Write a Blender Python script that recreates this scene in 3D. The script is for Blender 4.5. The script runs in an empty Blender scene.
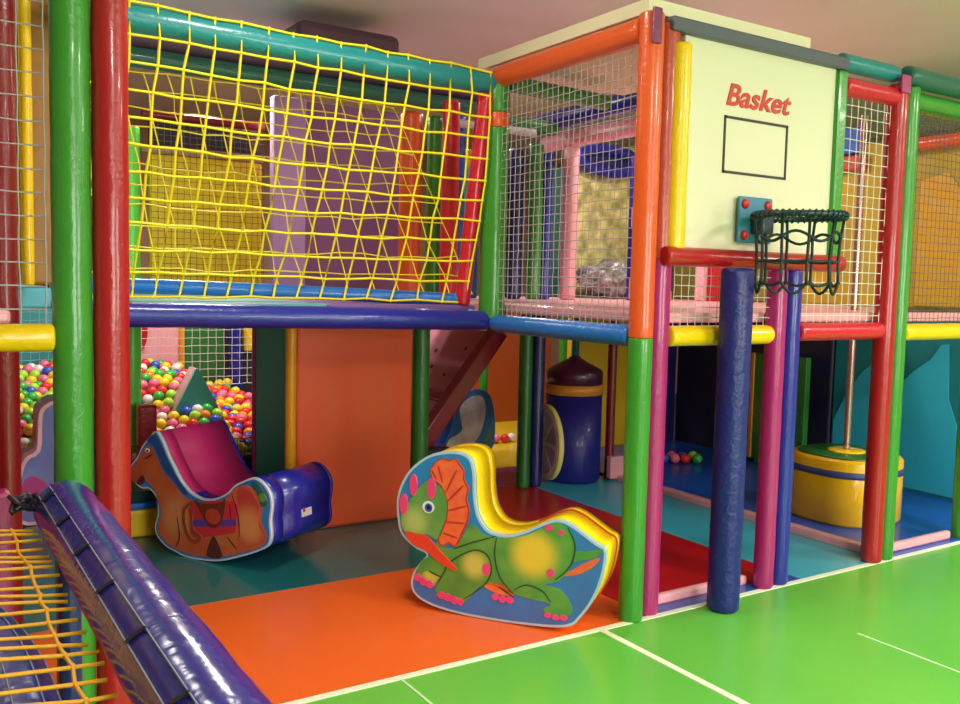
import bpy, bmesh, math, random
from mathutils import Vector, Matrix
from mathutils.geometry import tessellate_polygon
random.seed(7)
S = bpy.context.scene
COL = S.collection
# ---------------------------------------------------------------- camera
cam_d = bpy.data.cameras.new('camera')
cam_d.sensor_width = 36.0
cam_d.lens = 904.24 / 960.0 * 36.0
cam = bpy.data.objects.new('camera', cam_d); COL.objects.link(cam)
R = Matrix(((0.84329508, 0.02197318, -0.53700147),
            (-0.53693918, 0.07803268, -0.8400043),
            (0.0234461, 0.99670862, 0.07760284)))
cam.matrix_world = Matrix.Translation((-2.7325, -2.9668, 1.5)) @ R.to_4x4()
cam_d.clip_start = 0.05
S.camera = cam
# ---------------------------------------------------------------- light
S.view_settings.view_transform = 'Standard'
S.view_settings.look = 'None'
S.view_settings.exposure = 0.27
S.view_settings.gamma = 1.0
S.view_settings.use_curve_mapping = False
W = bpy.data.worlds.new('world'); S.world = W; W.use_nodes = True
W.node_tree.nodes['Background'].inputs[0].default_value = (1.0, 0.93, 0.85, 1)
W.node_tree.nodes['Background'].inputs[1].default_value = 0.35
LAMPS = []   # ceiling lamps: (x, y, z, size, watts)
def lamp(x, y, z, size, watts, col=(1, .93, .84)):
    d = bpy.data.lights.new('ceiling_light', 'AREA'); d.shape = 'SQUARE'; d.size = size
    d.energy = watts; d.color = col
    o = bpy.data.objects.new('ceiling_light', d); COL.objects.link(o); o.location = (x, y, z)
    LAMPS.append((x, y, z, size)); return o
lamp(1.8, -3.6, 3.16, .7, 112)
lamp(4.6, -3.0, 3.16, .7, 112)
lamp(-1.6, -4.6, 3.16, .7, 105)
# fill light added at two invented windows in the wall behind the camera
for wx in (-1.6, 1.8):
    d_ = bpy.data.lights.new('window_light', 'AREA'); d_.shape = 'RECTANGLE'; d_.size = 1.7; d_.size_y = 1.3
    d_.energy = 66; d_.color = (1, .97, .92)
    w_ = bpy.data.objects.new('window_light', d_); COL.objects.link(w_); w_.location = (wx, -6.44, 1.55); w_.rotation_euler = (math.radians(90), 0, 0)
lamp(-1.3, .2, 3.16, .35, 22)
lamp(1.6, 3.9, 3.16, .45, 34)
lamp(2.0, 1.9, 3.16, .35, 26)
lamp(-.7, 3.9, 3.16, .45, 62)
lamp(-3.0, 2.2, 3.16, .4, 26)
# ---------------------------------------------------------------- helpers
def lin(c):
    o = []
    for v in c:
        v = v / 255.0
        o.append(v / 12.92 if v <= 0.04045 else ((v + 0.055) / 1.055) ** 2.4)
    return (o[0], o[1], o[2], 1.0)
MATS = {}
def mat(name, rgb, rough=.5, bump=0, scale=20, rgb2=None, nscale=6, metal=0, coat=0, spec=.5, emit=0):
    if name in MATS: return MATS[name]
    m = bpy.data.materials.new(name); m.use_nodes = True
    nt = m.node_tree; b = nt.nodes['Principled BSDF']
    b.inputs['Base Color'].default_value = lin(rgb)
    b.inputs['Roughness'].default_value = rough
    b.inputs['Metallic'].default_value = metal
    b.inputs['Coat Weight'].default_value = coat
    b.inputs['Coat Roughness'].default_value = .08
    b.inputs['Specular IOR Level'].default_value = spec
    tc = nt.nodes.new('ShaderNodeTexCoord')
    if rgb2:
        n = nt.nodes.new('ShaderNodeTexNoise'); n.inputs['Scale'].default_value = nscale
        n.inputs['Detail'].default_value = 3
        r = nt.nodes.new('ShaderNodeValToRGB')
        r.color_ramp.elements[0].position = .35; r.color_ramp.elements[1].position = .65
        r.color_ramp.elements[0].color = lin(rgb); r.color_ramp.elements[1].color = lin(rgb2)
        nt.links.new(tc.outputs['Object'], n.inputs['Vector'])
        nt.links.new(n.outputs['Fac'], r.inputs['Fac']); nt.links.new(r.outputs['Color'], b.inputs['Base Color'])
    if bump:
        n = nt.nodes.new('ShaderNodeTexNoise'); n.inputs['Scale'].default_value = scale
        n.inputs['Detail'].default_value = 2; n.inputs['Distortion'].default_value = .6
        bp = nt.nodes.new('ShaderNodeBump'); bp.inputs['Strength'].default_value = bump
        bp.inputs['Distance'].default_value = .01
        nt.links.new(tc.outputs['Object'], n.inputs['Vector'])
        nt.links.new(n.outputs['Fac'], bp.inputs['Height']); nt.links.new(bp.outputs['Normal'], b.inputs['Normal'])
    if emit:
        b.inputs['Emission Color'].default_value = lin(rgb); b.inputs['Emission Strength'].default_value = emit
    MATS[name] = m; return m
def vinyl(name, rgb, **k):
    a = dict(rough=.3, bump=.24, scale=38, coat=.25); a.update(k)
    return mat(name, rgb, **a)
V = dict(
 green=vinyl('green vinyl', (56, 140, 42)), red=vinyl('red vinyl', (172, 18, 28)), orange=vinyl('orange vinyl', (226, 86, 34)),
 magenta=vinyl('magenta vinyl', (168, 28, 108)), navy=vinyl('navy vinyl', (30, 36, 146)), blue=vinyl('blue vinyl', (30, 82, 190)),
 ink=vinyl('dark blue vinyl', (30, 30, 100)), yellow=vinyl('yellow vinyl', (240, 196, 6)), teal=vinyl('teal vinyl', (24, 130, 138)),
 dteal=vinyl('dark teal vinyl', (30, 96, 88)), rust=vinyl('rust red vinyl', (180, 62, 44)), lime=vinyl('lime vinyl', (110, 240, 80)),
 crimson=vinyl('crimson vinyl', (205, 20, 50)), maroon=vinyl('maroon vinyl', (130, 16, 28)), dgreen=vinyl('dark green vinyl', (36, 110, 40)),
 slate=vinyl('slate vinyl', (84, 84, 100), rough=.5), plum=vinyl('plum vinyl', (128, 40, 90)), pink=vinyl('pink vinyl', (240, 165, 180), rough=.4),
 skyb=vinyl('bright blue vinyl', (30, 112, 205)), roll=vinyl('purple blue vinyl', (46, 44, 150), rough=.2, bump=.35, scale=16),
 lilac=vinyl('lilac vinyl', (196, 150, 205), rough=.5, bump=.05), purple=vinyl('purple vinyl', (146, 92, 146), rough=.5, bump=.05),
 black=vinyl('black vinyl', (30, 26, 50), rough=.5), cyan=vinyl('cyan vinyl', (60, 200, 225)), grey=vinyl('light grey vinyl', (190, 190, 205)),
)
def link(name, me, m=None, parent=None, loc=(0, 0, 0)):
    o = bpy.data.objects.new(name, me); COL.objects.link(o)
    if m is not None:
        for k in (m if isinstance(m, (list, tuple)) else [m]): me.materials.append(k)
    o.location = loc
    if parent: o.parent = parent
    return o
def tag(o, label=None, cat=None, group=None, kind=None):
    if label: o['label'] = label
    if cat: o['category'] = cat
    if group: o['group'] = group
    if kind: o['kind'] = kind
    return o
def empty(name, loc, label, cat, group=None, rz=0):
    o = bpy.data.objects.new(name, None); COL.objects.link(o); o.location = loc
    o.rotation_euler = (0, 0, rz); o.empty_display_size = .1
    return tag(o, label, cat, group)
def mesh(bm, smooth=True, name='m'):
    me = bpy.data.meshes.new(name)
    bmesh.ops.recalc_face_normals(bm, faces=bm.faces)
    bm.to_mesh(me); bm.free()
    if smooth: me.polygons.foreach_set('use_smooth', [True] * len(me.polygons))
    return me
def frame(d):
    d = Vector(d).normalized(); a = Vector((0, 0, 1)) if abs(d.z) < .9 else Vector((1, 0, 0))
    u = d.cross(a).normalized(); return u, d.cross(u).normalized()
def add_tube(bm, p0, p1, r, seg=28, bev=None, wob=.012, mi=0, step=.05):
    """padded sleeve: rounded ends and slightly uneven foam"""
    p0, p1 = Vector(p0), Vector(p1); d = p1 - p0; L = d.length; u, v = frame(d); d.normalize()
    if bev is None: bev = min(r * .35, L * .3)
    prof = [(0, r - bev)]
    for k in range(1, 5):
        a = k / 4 * math.pi / 2; prof.append((bev * (1 - math.cos(a)), r - bev + bev * math.sin(a)))
    n = max(1, int((L - 2 * bev) / step))
    for k in range(1, n): prof.append((bev + (L - 2 * bev) * k / n, r))
    for k in range(4, 0, -1):
        a = k / 4 * math.pi / 2; prof.append((L - bev * (1 - math.cos(a)), r - bev + bev * math.sin(a)))
    prof.append((L, r - bev))
    ph = random.random() * 9; rows = []
    for t, rr in prof:
        row = []
        for k in range(seg):
            a = 2 * math.pi * k / seg
            w = 1 + wob * (math.sin(t * 21 + ph + 2 * math.sin(a)) + .6 * math.sin(t * 47 + a * 2 + ph))
            row.append(bm.verts.new(p0 + d * t + (u * math.cos(a) + v * math.sin(a)) * rr * w))
        rows.append(row)
    fs = []
    for i in range(len(rows) - 1):
        for k in range(seg):
            fs.append(bm.faces.new((rows[i][k], rows[i][(k + 1) % seg], rows[i + 1][(k + 1) % seg], rows[i + 1][k])))
    fs.append(bm.faces.new(rows[0])); fs.append(bm.faces.new(rows[-1][::-1]))
    for f in fs: f.material_index = mi
def tube(name, p0, p1, r, m, label=None, cat=None, group=None, parent=None, **k):
    bm = bmesh.new(); p0 = Vector(p0)
    add_tube(bm, (0, 0, 0), Vector(p1) - p0, r, **k)
    loc = p0 if parent is None else p0 - Vector(parent.location)
    o = link(name, mesh(bm), m, parent, loc)
    return tag(o, label, cat, group)
def add_box(bm, lo, hi, bev=0, mi=0, seg=2):
    lo, hi = Vector(lo), Vector(hi)
    r = bmesh.ops.create_cube(bm, size=1, matrix=Matrix.Translation((lo + hi) / 2) @ Matrix.Diagonal((*(hi - lo), 1)))
    fs = set(f for v in r['verts'] for f in v.link_faces)
    for f in fs: f.material_index = mi
    if bev:
        es = list(set(e for v in r['verts'] for e in v.link_edges))
        bmesh.ops.bevel(bm, geom=es, offset=bev, segments=seg, affect='EDGES', profile=.5)
def box(name, lo, hi, m, label=None, cat=None, group=None, parent=None, bev=.006, kind=None):
    lo, hi = Vector(lo), Vector(hi); c = Vector(((lo.x + hi.x) / 2, (lo.y + hi.y) / 2, lo.z))
    bm = bmesh.new(); add_box(bm, lo - c, hi - c, bev)
    o = link(name, mesh(bm, False), m, parent, c if parent is None else c - Vector(parent.location))
    return tag(o, label, cat, group, kind)
def rope_mesh(paths, r, seg=4, knots=(), kr=None):
    """polylines swept into thin ropes"""
    vs, fs = [], []
    for pts in paths:
        pts = [Vector(p) for p in pts]; n = len(pts); base = len(vs)
        for i, p in enumerate(pts):
            d = pts[min(i + 1, n - 1)] - pts[max(i - 1, 0)]
            if d.length < 1e-6: d = Vector((0, 0, 1))
            u, v = frame(d)
            for k in range(seg):
                a = 2 * math.pi * k / seg; vs.append(p + (u * math.cos(a) + v * math.sin(a)) * r)
        for i in range(n - 1):
            for k in range(seg):
                a = base + i * seg + k; b = base + i * seg + (k + 1) % seg
                fs.append((a, b, b + seg, a + seg))
        fs.append(tuple(range(base, base + seg))); e = base + (n - 1) * seg; fs.append(tuple(range(e + seg - 1, e - 1, -1)))
    kr = kr or r * 1.9
    for p in knots:
        p = Vector(p); b = len(vs)
        for q in ((1, 0, 0), (-1, 0, 0), (0, 1, 0), (0, -1, 0), (0, 0, 1), (0, 0, -1)): vs.append(p + Vector(q) * kr)
        for t in ((0, 2, 4), (2, 1, 4), (1, 3, 4), (3, 0, 4), (2, 0, 5), (1, 2, 5), (3, 1, 5), (0, 3, 5)): fs.append(tuple(b + x for x in t))
    me = bpy.data.meshes.new('rope'); me.from_pydata([tuple(v) for v in vs], [], fs)
    me.polygons.foreach_set('use_smooth', [True] * len(me.polygons)); return me
def net(name, f, nu, nv, r, m, label, group=None, sub=1, jit=0, knots=False, org=(0, 0, 0), parent=None):
    """f(u, v) -> point, u and v in 0..1; (nu+1) x (nv+1) strands"""
    org = Vector(org); J = {}
    def P(u, v):
        k = (round(u, 5), round(v, 5))
        if k not in J: J[k] = Vector((random.uniform(-jit, jit), random.uniform(-jit, jit) * .4, random.uniform(-jit, jit)))
        return Vector(f(u, v)) + J[k] - org
    paths = []
    for i in range(nu + 1): paths.append([P(i / nu, j / (nv * sub)) if sub > 1 else P(i / nu, j / nv) for j in range(nv * sub + 1)])
    for j in range(nv + 1): paths.append([P(i / nu, j / nv) for i in range(nu + 1)])
    kn = [P(i / nu, j / nv) for i in range(nu + 1) for j in range(nv + 1)] if knots else []
    o = link(name, rope_mesh(paths, r, 4, kn), m, parent, org)
    return tag(o, label, 'net', group)
def smooth_pts(pts, n=3, closed=True):
    out = []; N = len(pts)
    rng = range(N) if closed else range(N - 1)
    for i in rng:
        if closed: p0, p1, p2, p3 = pts[i - 1], pts[i], pts[(i + 1) % N], pts[(i + 2) % N]
        else: p0, p1, p2, p3 = pts[max(i - 1, 0)], pts[i], pts[i + 1], pts[min(i + 2, N - 1)]
        for k in range(n):
            t = k / n; q = []
            for a in (0, 1):
                q.append(.5 * (2 * p1[a] + (p2[a] - p0[a]) * t + (2 * p0[a] - 5 * p1[a] + 4 * p2[a] - p3[a]) * t * t
                               + (-p0[a] + 3 * p1[a] - 3 * p2[a] + p3[a]) * t ** 3))
            out.append(tuple(q))
    if not closed: out.append(tuple(pts[-1]))
    return out
def smooth3(p):
    a = smooth_pts([(v[0], v[1]) for v in p], 4, False); b = smooth_pts([(v[2], 0) for v in p], 4, False)
    return [Vector((a[i][0], a[i][1], b[i][0])) for i in range(len(a))]
def add_prism(bm, pts, y0, y1, mi=0, side_mi=None, cap0=True, cap1=True):
    """outline in the x-z plane, solid between y0 and y1; side_mi may be a function of the edge's middle (x, z)"""
    a = [bm.verts.new((p[0], y0, p[1])) for p in pts]; b = [bm.verts.new((p[0], y1, p[1])) for p in pts]
    n = len(pts)
    for i in range(n):
        j = (i + 1) % n
        f = bm.faces.new((a[i], a[j], b[j], b[i]))
        f.material_index = mi if side_mi is None else (side_mi((pts[i][0] + pts[j][0]) / 2, (pts[i][1] + pts[j][1]) / 2, i / n) if callable(side_mi) else side_mi)
        f.smooth = True
    for tri in tessellate_polygon([[Vector((p[0], p[1], 0)) for p in pts]]):
        if cap0: bm.faces.new([a[k] for k in tri]).material_index = mi
        if cap1: bm.faces.new([b[k] for k in tri]).material_index = mi
def ell(c, n=14):
    x, z, a, b = c
    return [(x + a * math.cos(2 * math.pi * k / n), z + b * math.sin(2 * math.pi * k / n)) for k in range(n)]
def stroke(pts, w, n=4):
    p = smooth_pts(pts, n, False); L, Rr = [], []
    for i in range(len(p)):
        a, b = p[max(i - 1, 0)], p[min(i + 1, len(p) - 1)]; d = math.hypot(b[0] - a[0], b[1] - a[1]) or 1
        nx, nz = -(b[1] - a[1]) / d, (b[0] - a[0]) / d
        ww = w * (.45 + .55 * math.sin(math.pi * i / (len(p) - 1)))
        L.append((p[i][0] + nx * ww, p[i][1] + nz * ww)); Rr.append((p[i][0] - nx * ww, p[i][1] - nz * ww))
    return L + Rr[::-1]
DINO=dict(
  outline=[(-0.12, 0.368), (-0.125, 0.441), (-0.107, 0.517), (-0.06, 0.596), (0.019, 0.662), (0.096, 0.691), (0.181, 0.699), (0.235, 0.676), (0.257, 0.614), (0.262, 0.53), (0.271, 0.46), (0.291, 0.405), (0.334, 0.361), (0.409, 0.352), (0.482, 0.373), (0.539, 0.402), (0.595, 0.433), (0.652, 0.451), (0.708, 0.437), (0.765, 0.404), (0.821, 0.37), (0.86, 0.349), (0.862, 0.288), (0.841, 0.189), (0.803, 0.101), (0.756, 0.031), (0.723, -0.002), (0.652, -0.022), (0.493, -0.035), (0.344, -0.039), (0.191, -0.036), (0.065, -0.02), (-0.016, 0.012), (-0.045, 0.059), (-0.034, 0.12), (0.005, 0.178), (0.031, 0.214), (-0.021, 0.233), (-0.07, 0.264), (-0.106, 0.303)],
  head=[(-0.087, 0.313), (-0.101, 0.37), (-0.076, 0.425), (-0.01, 0.521), (0.037, 0.555), (0.1, 0.526), (0.136, 0.458), (0.122, 0.369), (0.09, 0.292), (0.026, 0.31), (-0.038, 0.294)],
  body=[(0.09, 0.292), (0.122, 0.26), (0.176, 0.268), (0.235, 0.369), (0.258, 0.38), (0.304, 0.347), (0.365, 0.336), (0.482, 0.356), (0.554, 0.39), (0.638, 0.438), (0.695, 0.415), (0.725, 0.35), (0.717, 0.267), (0.667, 0.19), (0.597, 0.158), (0.668, 0.149), (0.72, 0.087), (0.714, 0.042), (0.615, 0.031), (0.597, 0.053), (0.628, 0.079), (0.534, 0.085), (0.46, 0.095), (0.386, 0.112), (0.325, 0.121), (0.28, 0.088), (0.221, 0.023), (0.096, 0.022), (0.083, 0.072), (0.109, 0.12), (0.045, 0.14), (-0.002, 0.118), (-0.018, 0.115), (0.013, 0.179), (0.041, 0.205), (0.06, 0.215)],
  belly=[(0.447, 0.319), (0.497, 0.361), (0.583, 0.37), (0.641, 0.346), (0.649, 0.299), (0.623, 0.239), (0.559, 0.209), (0.479, 0.204), (0.441, 0.255)],
  foreleg=[(0.095, 0.037), (0.086, 0.08), (0.125, 0.129), (0.154, 0.199), (0.261, 0.265), (0.337, 0.247), (0.351, 0.185), (0.31, 0.114), (0.25, 0.069), (0.218, 0.017)],
  backleg=[(-0.021, 0.1), (-0.011, 0.146), (0.031, 0.199), (0.108, 0.171), (0.117, 0.128), (0.081, 0.086), (0.071, 0.07)],
  frill=[(0.043, 0.606), (0.074, 0.646), (0.105, 0.663), (0.136, 0.656), (0.167, 0.669), (0.187, 0.643), (0.209, 0.617), (0.207, 0.581), (0.231, 0.541), (0.222, 0.49), (0.238, 0.441), (0.227, 0.383), (0.205, 0.337), (0.176, 0.272), (0.145, 0.285), (0.114, 0.267), (0.09, 0.292), (0.127, 0.384), (0.132, 0.472), (0.1, 0.54), (0.06, 0.565)],
  jaw=[(-0.078, 0.307), (-0.022, 0.307), (0.034, 0.3), (0.091, 0.249), (0.183, 0.175), (0.168, 0.162), (0.092, 0.19), (0.028, 0.233), (-0.037, 0.253)],
  tail=[(0.715, 0.328), (0.768, 0.326), (0.849, 0.35), (0.823, 0.312), (0.769, 0.291), (0.716, 0.278)],
  tailunder=[(0.68, 0.213), (0.728, 0.248), (0.769, 0.277), (0.837, 0.311), (0.811, 0.269), (0.757, 0.231), (0.702, 0.212)],
  under=[(0.318, 0.108), (0.34, 0.129), (0.415, 0.13), (0.46, 0.091), (0.394, 0.084)],
  horns=[(-0.086, 0.434, 0.021, 0.047), (-0.038, 0.528, 0.019, 0.05), (0.053, 0.523, 0.022, 0.049)],
  toes=[(-0.01, 0.102, 0.018, 0.018), (0.019, 0.087, 0.019, 0.018), (0.051, 0.079, 0.019, 0.018), (0.111, 0.039, 0.02, 0.017), (0.142, 0.033, 0.021, 0.018), (0.174, 0.025, 0.02, 0.019), (0.205, 0.022, 0.015, 0.017), (0.372, 0.071, 0.016, 0.016), (0.405, 0.065, 0.017, 0.016), (0.44, 0.067, 0.018, 0.015), (0.616, 0.028, 0.016, 0.012), (0.651, 0.024, 0.018, 0.012), (0.688, 0.028, 0.018, 0.013)],
  spots=[(0.61, 0.411, 0.019, 0.015), (0.665, 0.397, 0.014, 0.013), (0.624, 0.214, 0.019, 0.019), (0.326, 0.188, 0.02, 0.028), (0.107, 0.447, 0.01, 0.016)],
  eyew=[(0.039, 0.435, 0.03, 0.028)],
  eyeb=[(0.041, 0.433, 0.019, 0.02)],
  eyek=[(0.042, 0.435, 0.01, 0.01)],
  lines=[[(0.372, 0.337), (0.364, 0.258), (0.392, 0.162), (0.46, 0.095)], [(0.091, 0.095), (0.117, 0.136), (0.154, 0.199), (0.261, 0.265), (0.329, 0.253), (0.351, 0.185), (0.318, 0.115), (0.22, 0.035)], [(0.695, 0.422), (0.728, 0.351), (0.711, 0.259), (0.646, 0.187)], [(0.168, 0.26), (0.26, 0.301), (0.364, 0.341)], [(0.46, 0.116), (0.517, 0.146), (0.59, 0.129), (0.628, 0.086)], [(0.461, 0.081), (0.385, 0.119)], [(0.045, 0.14), (0.109, 0.12)]],
  frl=[[(0.107, 0.555), (0.082, 0.632)], [(0.124, 0.514), (0.175, 0.62)], [(0.132, 0.472), (0.208, 0.552)], [(0.133, 0.429), (0.225, 0.461)], [(0.127, 0.377), (0.22, 0.382)], [(0.112, 0.325), (0.183, 0.312)], [(0.076, 0.566), (0.051, 0.607)]],
)
HORSE=dict(
  outline=[(-0.694, 0.393), (-0.661, 0.446), (-0.622, 0.485), (-0.593, 0.537), (-0.545, 0.59), (-0.489, 0.639), (-0.461, 0.626), (-0.424, 0.575), (-0.388, 0.512), (-0.352, 0.462), (-0.307, 0.4), (-0.253, 0.353), (-0.199, 0.327), (-0.129, 0.316), (-0.042, 0.334), (0.026, 0.37), (0.076, 0.415), (0.143, 0.449), (0.2, 0.469), (0.257, 0.451), (0.306, 0.4), (0.317, 0.338), (0.307, 0.26), (0.314, 0.185), (0.292, 0.13), (0.211, 0.085), (0.094, 0.04), (-0.025, 0.002), (-0.147, -0.014), (-0.272, -0.015), (-0.344, 0.001), (-0.409, 0.018), (-0.474, 0.063), (-0.492, 0.115), (-0.469, 0.188), (-0.473, 0.242), (-0.491, 0.288), (-0.538, 0.319), (-0.585, 0.313), (-0.643, 0.337)],
  body=[(-0.681, 0.37), (-0.657, 0.428), (-0.593, 0.499), (-0.555, 0.548), (-0.508, 0.546), (-0.471, 0.495), (-0.425, 0.426), (-0.352, 0.374), (-0.289, 0.319), (-0.235, 0.299), (-0.129, 0.296), (0.009, 0.335), (0.068, 0.392), (0.151, 0.425), (0.217, 0.395), (0.258, 0.33), (0.25, 0.252), (0.288, 0.181), (0.251, 0.124), (0.144, 0.078), (-0.025, 0.024), (-0.147, 0.006), (-0.271, 0.01), (-0.372, 0.027), (-0.455, 0.079), (-0.473, 0.118), (-0.445, 0.191), (-0.463, 0.271), (-0.519, 0.343), (-0.585, 0.365), (-0.614, 0.341), (-0.652, 0.343)],
  legs=[(-0.111, 0.119), (-0.094, 0.142), (0.077, 0.164), (0.094, 0.151), (0.044, 0.09), (-0.111, 0.106)],
  belly=[(-0.454, 0.19), (-0.398, 0.293), (-0.271, 0.283), (-0.262, 0.177), (-0.307, 0.089), (-0.381, 0.036), (-0.455, 0.093)],
  rump=[(0.093, 0.385), (0.151, 0.408), (0.209, 0.374), (0.242, 0.315), (0.234, 0.224), (0.267, 0.165), (0.144, 0.107), (0.102, 0.178), (0.107, 0.257)],
  blanket=[(-0.217, 0.277), (0.077, 0.331), (0.09, 0.255), (0.086, 0.182), (0.043, 0.156), (-0.2, 0.105), (-0.226, 0.182)],
  band=[(-0.217, 0.194), (0.089, 0.239), (0.087, 0.208), (-0.217, 0.156)],
  saddle=[(-0.199, 0.3), (-0.138, 0.291), (-0.025, 0.31), (0.018, 0.336), (0.006, 0.256), (-0.025, 0.192), (-0.077, 0.171), (-0.12, 0.198), (-0.155, 0.246)],
  mane=[(-0.545, 0.583), (-0.489, 0.623), (-0.443, 0.573), (-0.397, 0.504), (-0.352, 0.442), (-0.298, 0.381), (-0.244, 0.334), (-0.274, 0.323), (-0.334, 0.376), (-0.416, 0.441), (-0.462, 0.51), (-0.499, 0.561)],
  stir=[(-0.077, 0.118), (-0.051, 0.122), (-0.004, 0.03), (-0.111, 0.017)],
  leaf=[(0.192, 0.443), (0.241, 0.436), (0.282, 0.384), (0.29, 0.347), (0.25, 0.329), (0.233, 0.378)],
  bg=[(0.217, 0.459), (0.265, 0.446), (0.303, 0.4), (0.306, 0.337), (0.291, 0.245), (0.304, 0.158), (0.288, 0.181), (0.258, 0.253), (0.266, 0.331), (0.225, 0.396)],
  mouth=[(-0.627, 0.339), (-0.604, 0.37), (-0.575, 0.387), (-0.562, 0.361), (-0.589, 0.334)],
  eyew=[(-0.542, 0.529, 0.015, 0.013)],
  eyek=[(-0.54, 0.526, 0.007, 0.007)],
  disc=[(-0.068, 0.234, 0.052, 0.042)],
  green=[(0.261, 0.375, 0.023, 0.023)],
  rope=[[(-0.208, 0.292), (-0.267, 0.243), (-0.267, 0.162), (-0.235, 0.1), (-0.191, 0.08), (-0.155, 0.112), (-0.2, 0.132), (-0.217, 0.183), (-0.208, 0.252)]],
  lines=[[(-0.472, 0.283), (-0.473, 0.215)], [(0.043, 0.313), (0.06, 0.198)], [(0.06, 0.368), (0.102, 0.256), (0.111, 0.153)], [(0.026, 0.14), (0.094, 0.085)], [(-0.325, 0.195), (-0.307, 0.089), (-0.335, 0.03)], [(-0.508, 0.512), (-0.565, 0.478)]],
)
# ================================================================ the room
def struct(name, lo, hi, m, bev=0): return box(name, lo, hi, m, bev=bev, kind='structure')
m_ceil = mat('ceiling plaster', (240, 230, 228), .85, rgb2=(232, 220, 216), nscale=.7)
m_wall = mat('wall paint', (190, 150, 128), .85, rgb2=(180, 140, 122), nscale=1.1)
m_sub = mat('dark underfloor', (60, 60, 62), .8)
struct('floor', (-6, -6.5, -.1), (7.5, 8, -.02), m_sub)
struct('ceiling', (-6, -6.5, 3.2), (7.5, 8, 3.3), m_ceil)
struct('wall_back', (-6, 7.5, -.02), (7.5, 7.6, 3.2), m_wall)
struct('wall_left', (-6.1, -6.5, -.02), (-6, 7.6, 3.2), m_wall)
struct('wall_right', (6.5, -6.5, -.02), (6.6, 7.6, 3.2), m_wall)
struct('wall_front', (-6, -6.6, -.02), (6.5, -6.5, 3.2), m_wall)
m_frame = mat('window frame', (230, 228, 220), .5); m_fill = mat('window daylight', (235, 240, 245), .5, emit=2.5)  # unseen windows with glowing panes, added to go with the fill lights
for i, wx in enumerate((-1.6, 1.8)):
    struct('window_%d' % (i + 1), (wx - .9, -6.5, .85), (wx + .9, -6.48, 2.25), m_fill)
    for lo, hi in (((wx - .96, -6.5, .79), (wx - .88, -6.45, 2.31)), ((wx + .88, -6.5, .79), (wx + .96, -6.45, 2.31)),
                   ((wx - .88, -6.5, .79), (wx + .88, -6.45, .87)), ((wx - .88, -6.5, 2.23), (wx + .88, -6.45, 2.31))):
        struct('trim_%d' % (i + 1), lo, hi, m_frame)
m_glow = mat('lamp diffuser', (255, 244, 225), .5, emit=4)
m_rim = mat('lamp rim', (225, 225, 222), .5)
for i, (x, y, z, s) in enumerate(LAMPS):
    where = 'near the court' if y < 0 else 'above the play frame'
    t = empty('ceiling_lamp', (x, y, 3.2), 'square recessed lamp in the ceiling %s, outside the picture' % where, 'lamp', 'ceiling lamps ' + where)
    bm = bmesh.new(); h = s / 2
    for a, b in (((-h - .03, -h - .03, -.03), (h + .03, -h, 0)), ((-h - .03, h, -.03), (h + .03, h + .03, 0)),
                 ((-h - .03, -h, -.03), (-h, h, 0)), ((h, -h, -.03), (h + .03, h, 0))): add_box(bm, a, b)
    link('lamp_rim', mesh(bm, False), m_rim, t)
    bm = bmesh.new(); add_box(bm, (-h, -h, -.012), (h, h, 0)); link('diffuser', mesh(bm, False), m_glow, t)
# ---------------------------------------------------------------- floor coverings
def gloss(name, rgb, **k):
    a = dict(rough=.3, bump=.05, scale=1.6, coat=.15); a.update(k); return mat(name, rgb, **a)
m_court = gloss('green court sheet', (112, 196, 78), rgb2=(100, 186, 72), nscale=.9)
box('court_flooring', (-4.5, -6, -.02), (6.4, -.046, 0), m_court, 'glossy green vinyl court flooring in front of the play frame', 'floor mat', bev=0)
m_line = mat('court line white', (245, 246, 225), .45)
box('boundary_line', (-4.5, -.046, -.02), (3.6, -.014, .003), m_line, 'white line along the play frame edge of the green court', 'line', bev=0)
box('court_line', (-.215, -3.2, -.001), (-.183, -.046, .003), m_line, 'bold white line running over the green court from the two tone post', 'line', bev=0)
m_thin = mat('seam white', (205, 235, 190), .45)
box('seam_line', (-1.186, -3, -.001), (-1.176, -.046, .0022), m_thin, 'thin pale seam in the green court in front of the dinosaur rocker', 'line', bev=0)
box('seam_line', (.762, -3, -.001), (.774, -.62, .0022), m_thin, 'thin pale seam in the green court at its right side', 'line', bev=0)
box('floor_mat', (-4.5, -.014, -.02), (.1, 1.1, 0), gloss('orange mat', (250, 104, 34), rough=.42), 'bright orange floor mat under the dinosaur rocker', 'floor mat', bev=0)
box('floor_mat', (-4.5, 1.1, -.02), (.1, 2.9, .001), gloss('teal mat', (34, 110, 112), rough=.22), 'dark teal floor mat under the horse rocker', 'floor mat', bev=0)
box('floor_mat', (.1, .06, -.02), (1.16, 2.45, .002), gloss('red mat', (178, 14, 24), rough=.35), 'deep red floor mat behind the two tone post', 'floor mat', bev=0)
box('floor_mat', (1.16, -.014, -.02), (1.86, 2.45, .002), gloss('cyan mat', (62, 172, 205), rough=.35), 'light cyan floor mat between red mat and pink kerb', 'floor mat', bev=0)
box('floor_mat', (.1, -.014, -.02), (1.16, .06, .004), gloss('blue edge mat', (42, 84, 175)), 'narrow blue mat strip under the basketball backboard', 'floor mat', bev=0)
box('floor_mat', (1.93, -.014, -.02), (3.6, 3.36, .01), gloss('blue mat', (26, 80, 180), rough=.3), 'blue floor mat around the yellow drum', 'floor mat', bev=0)
box('floor_mat', (.1, 2.45, -.02), (1.7, 3.0, .004), gloss('purple mat', (128, 44, 130)), 'purple floor mat strip behind the dark green and navy posts', 'floor mat', bev=0)
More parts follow.
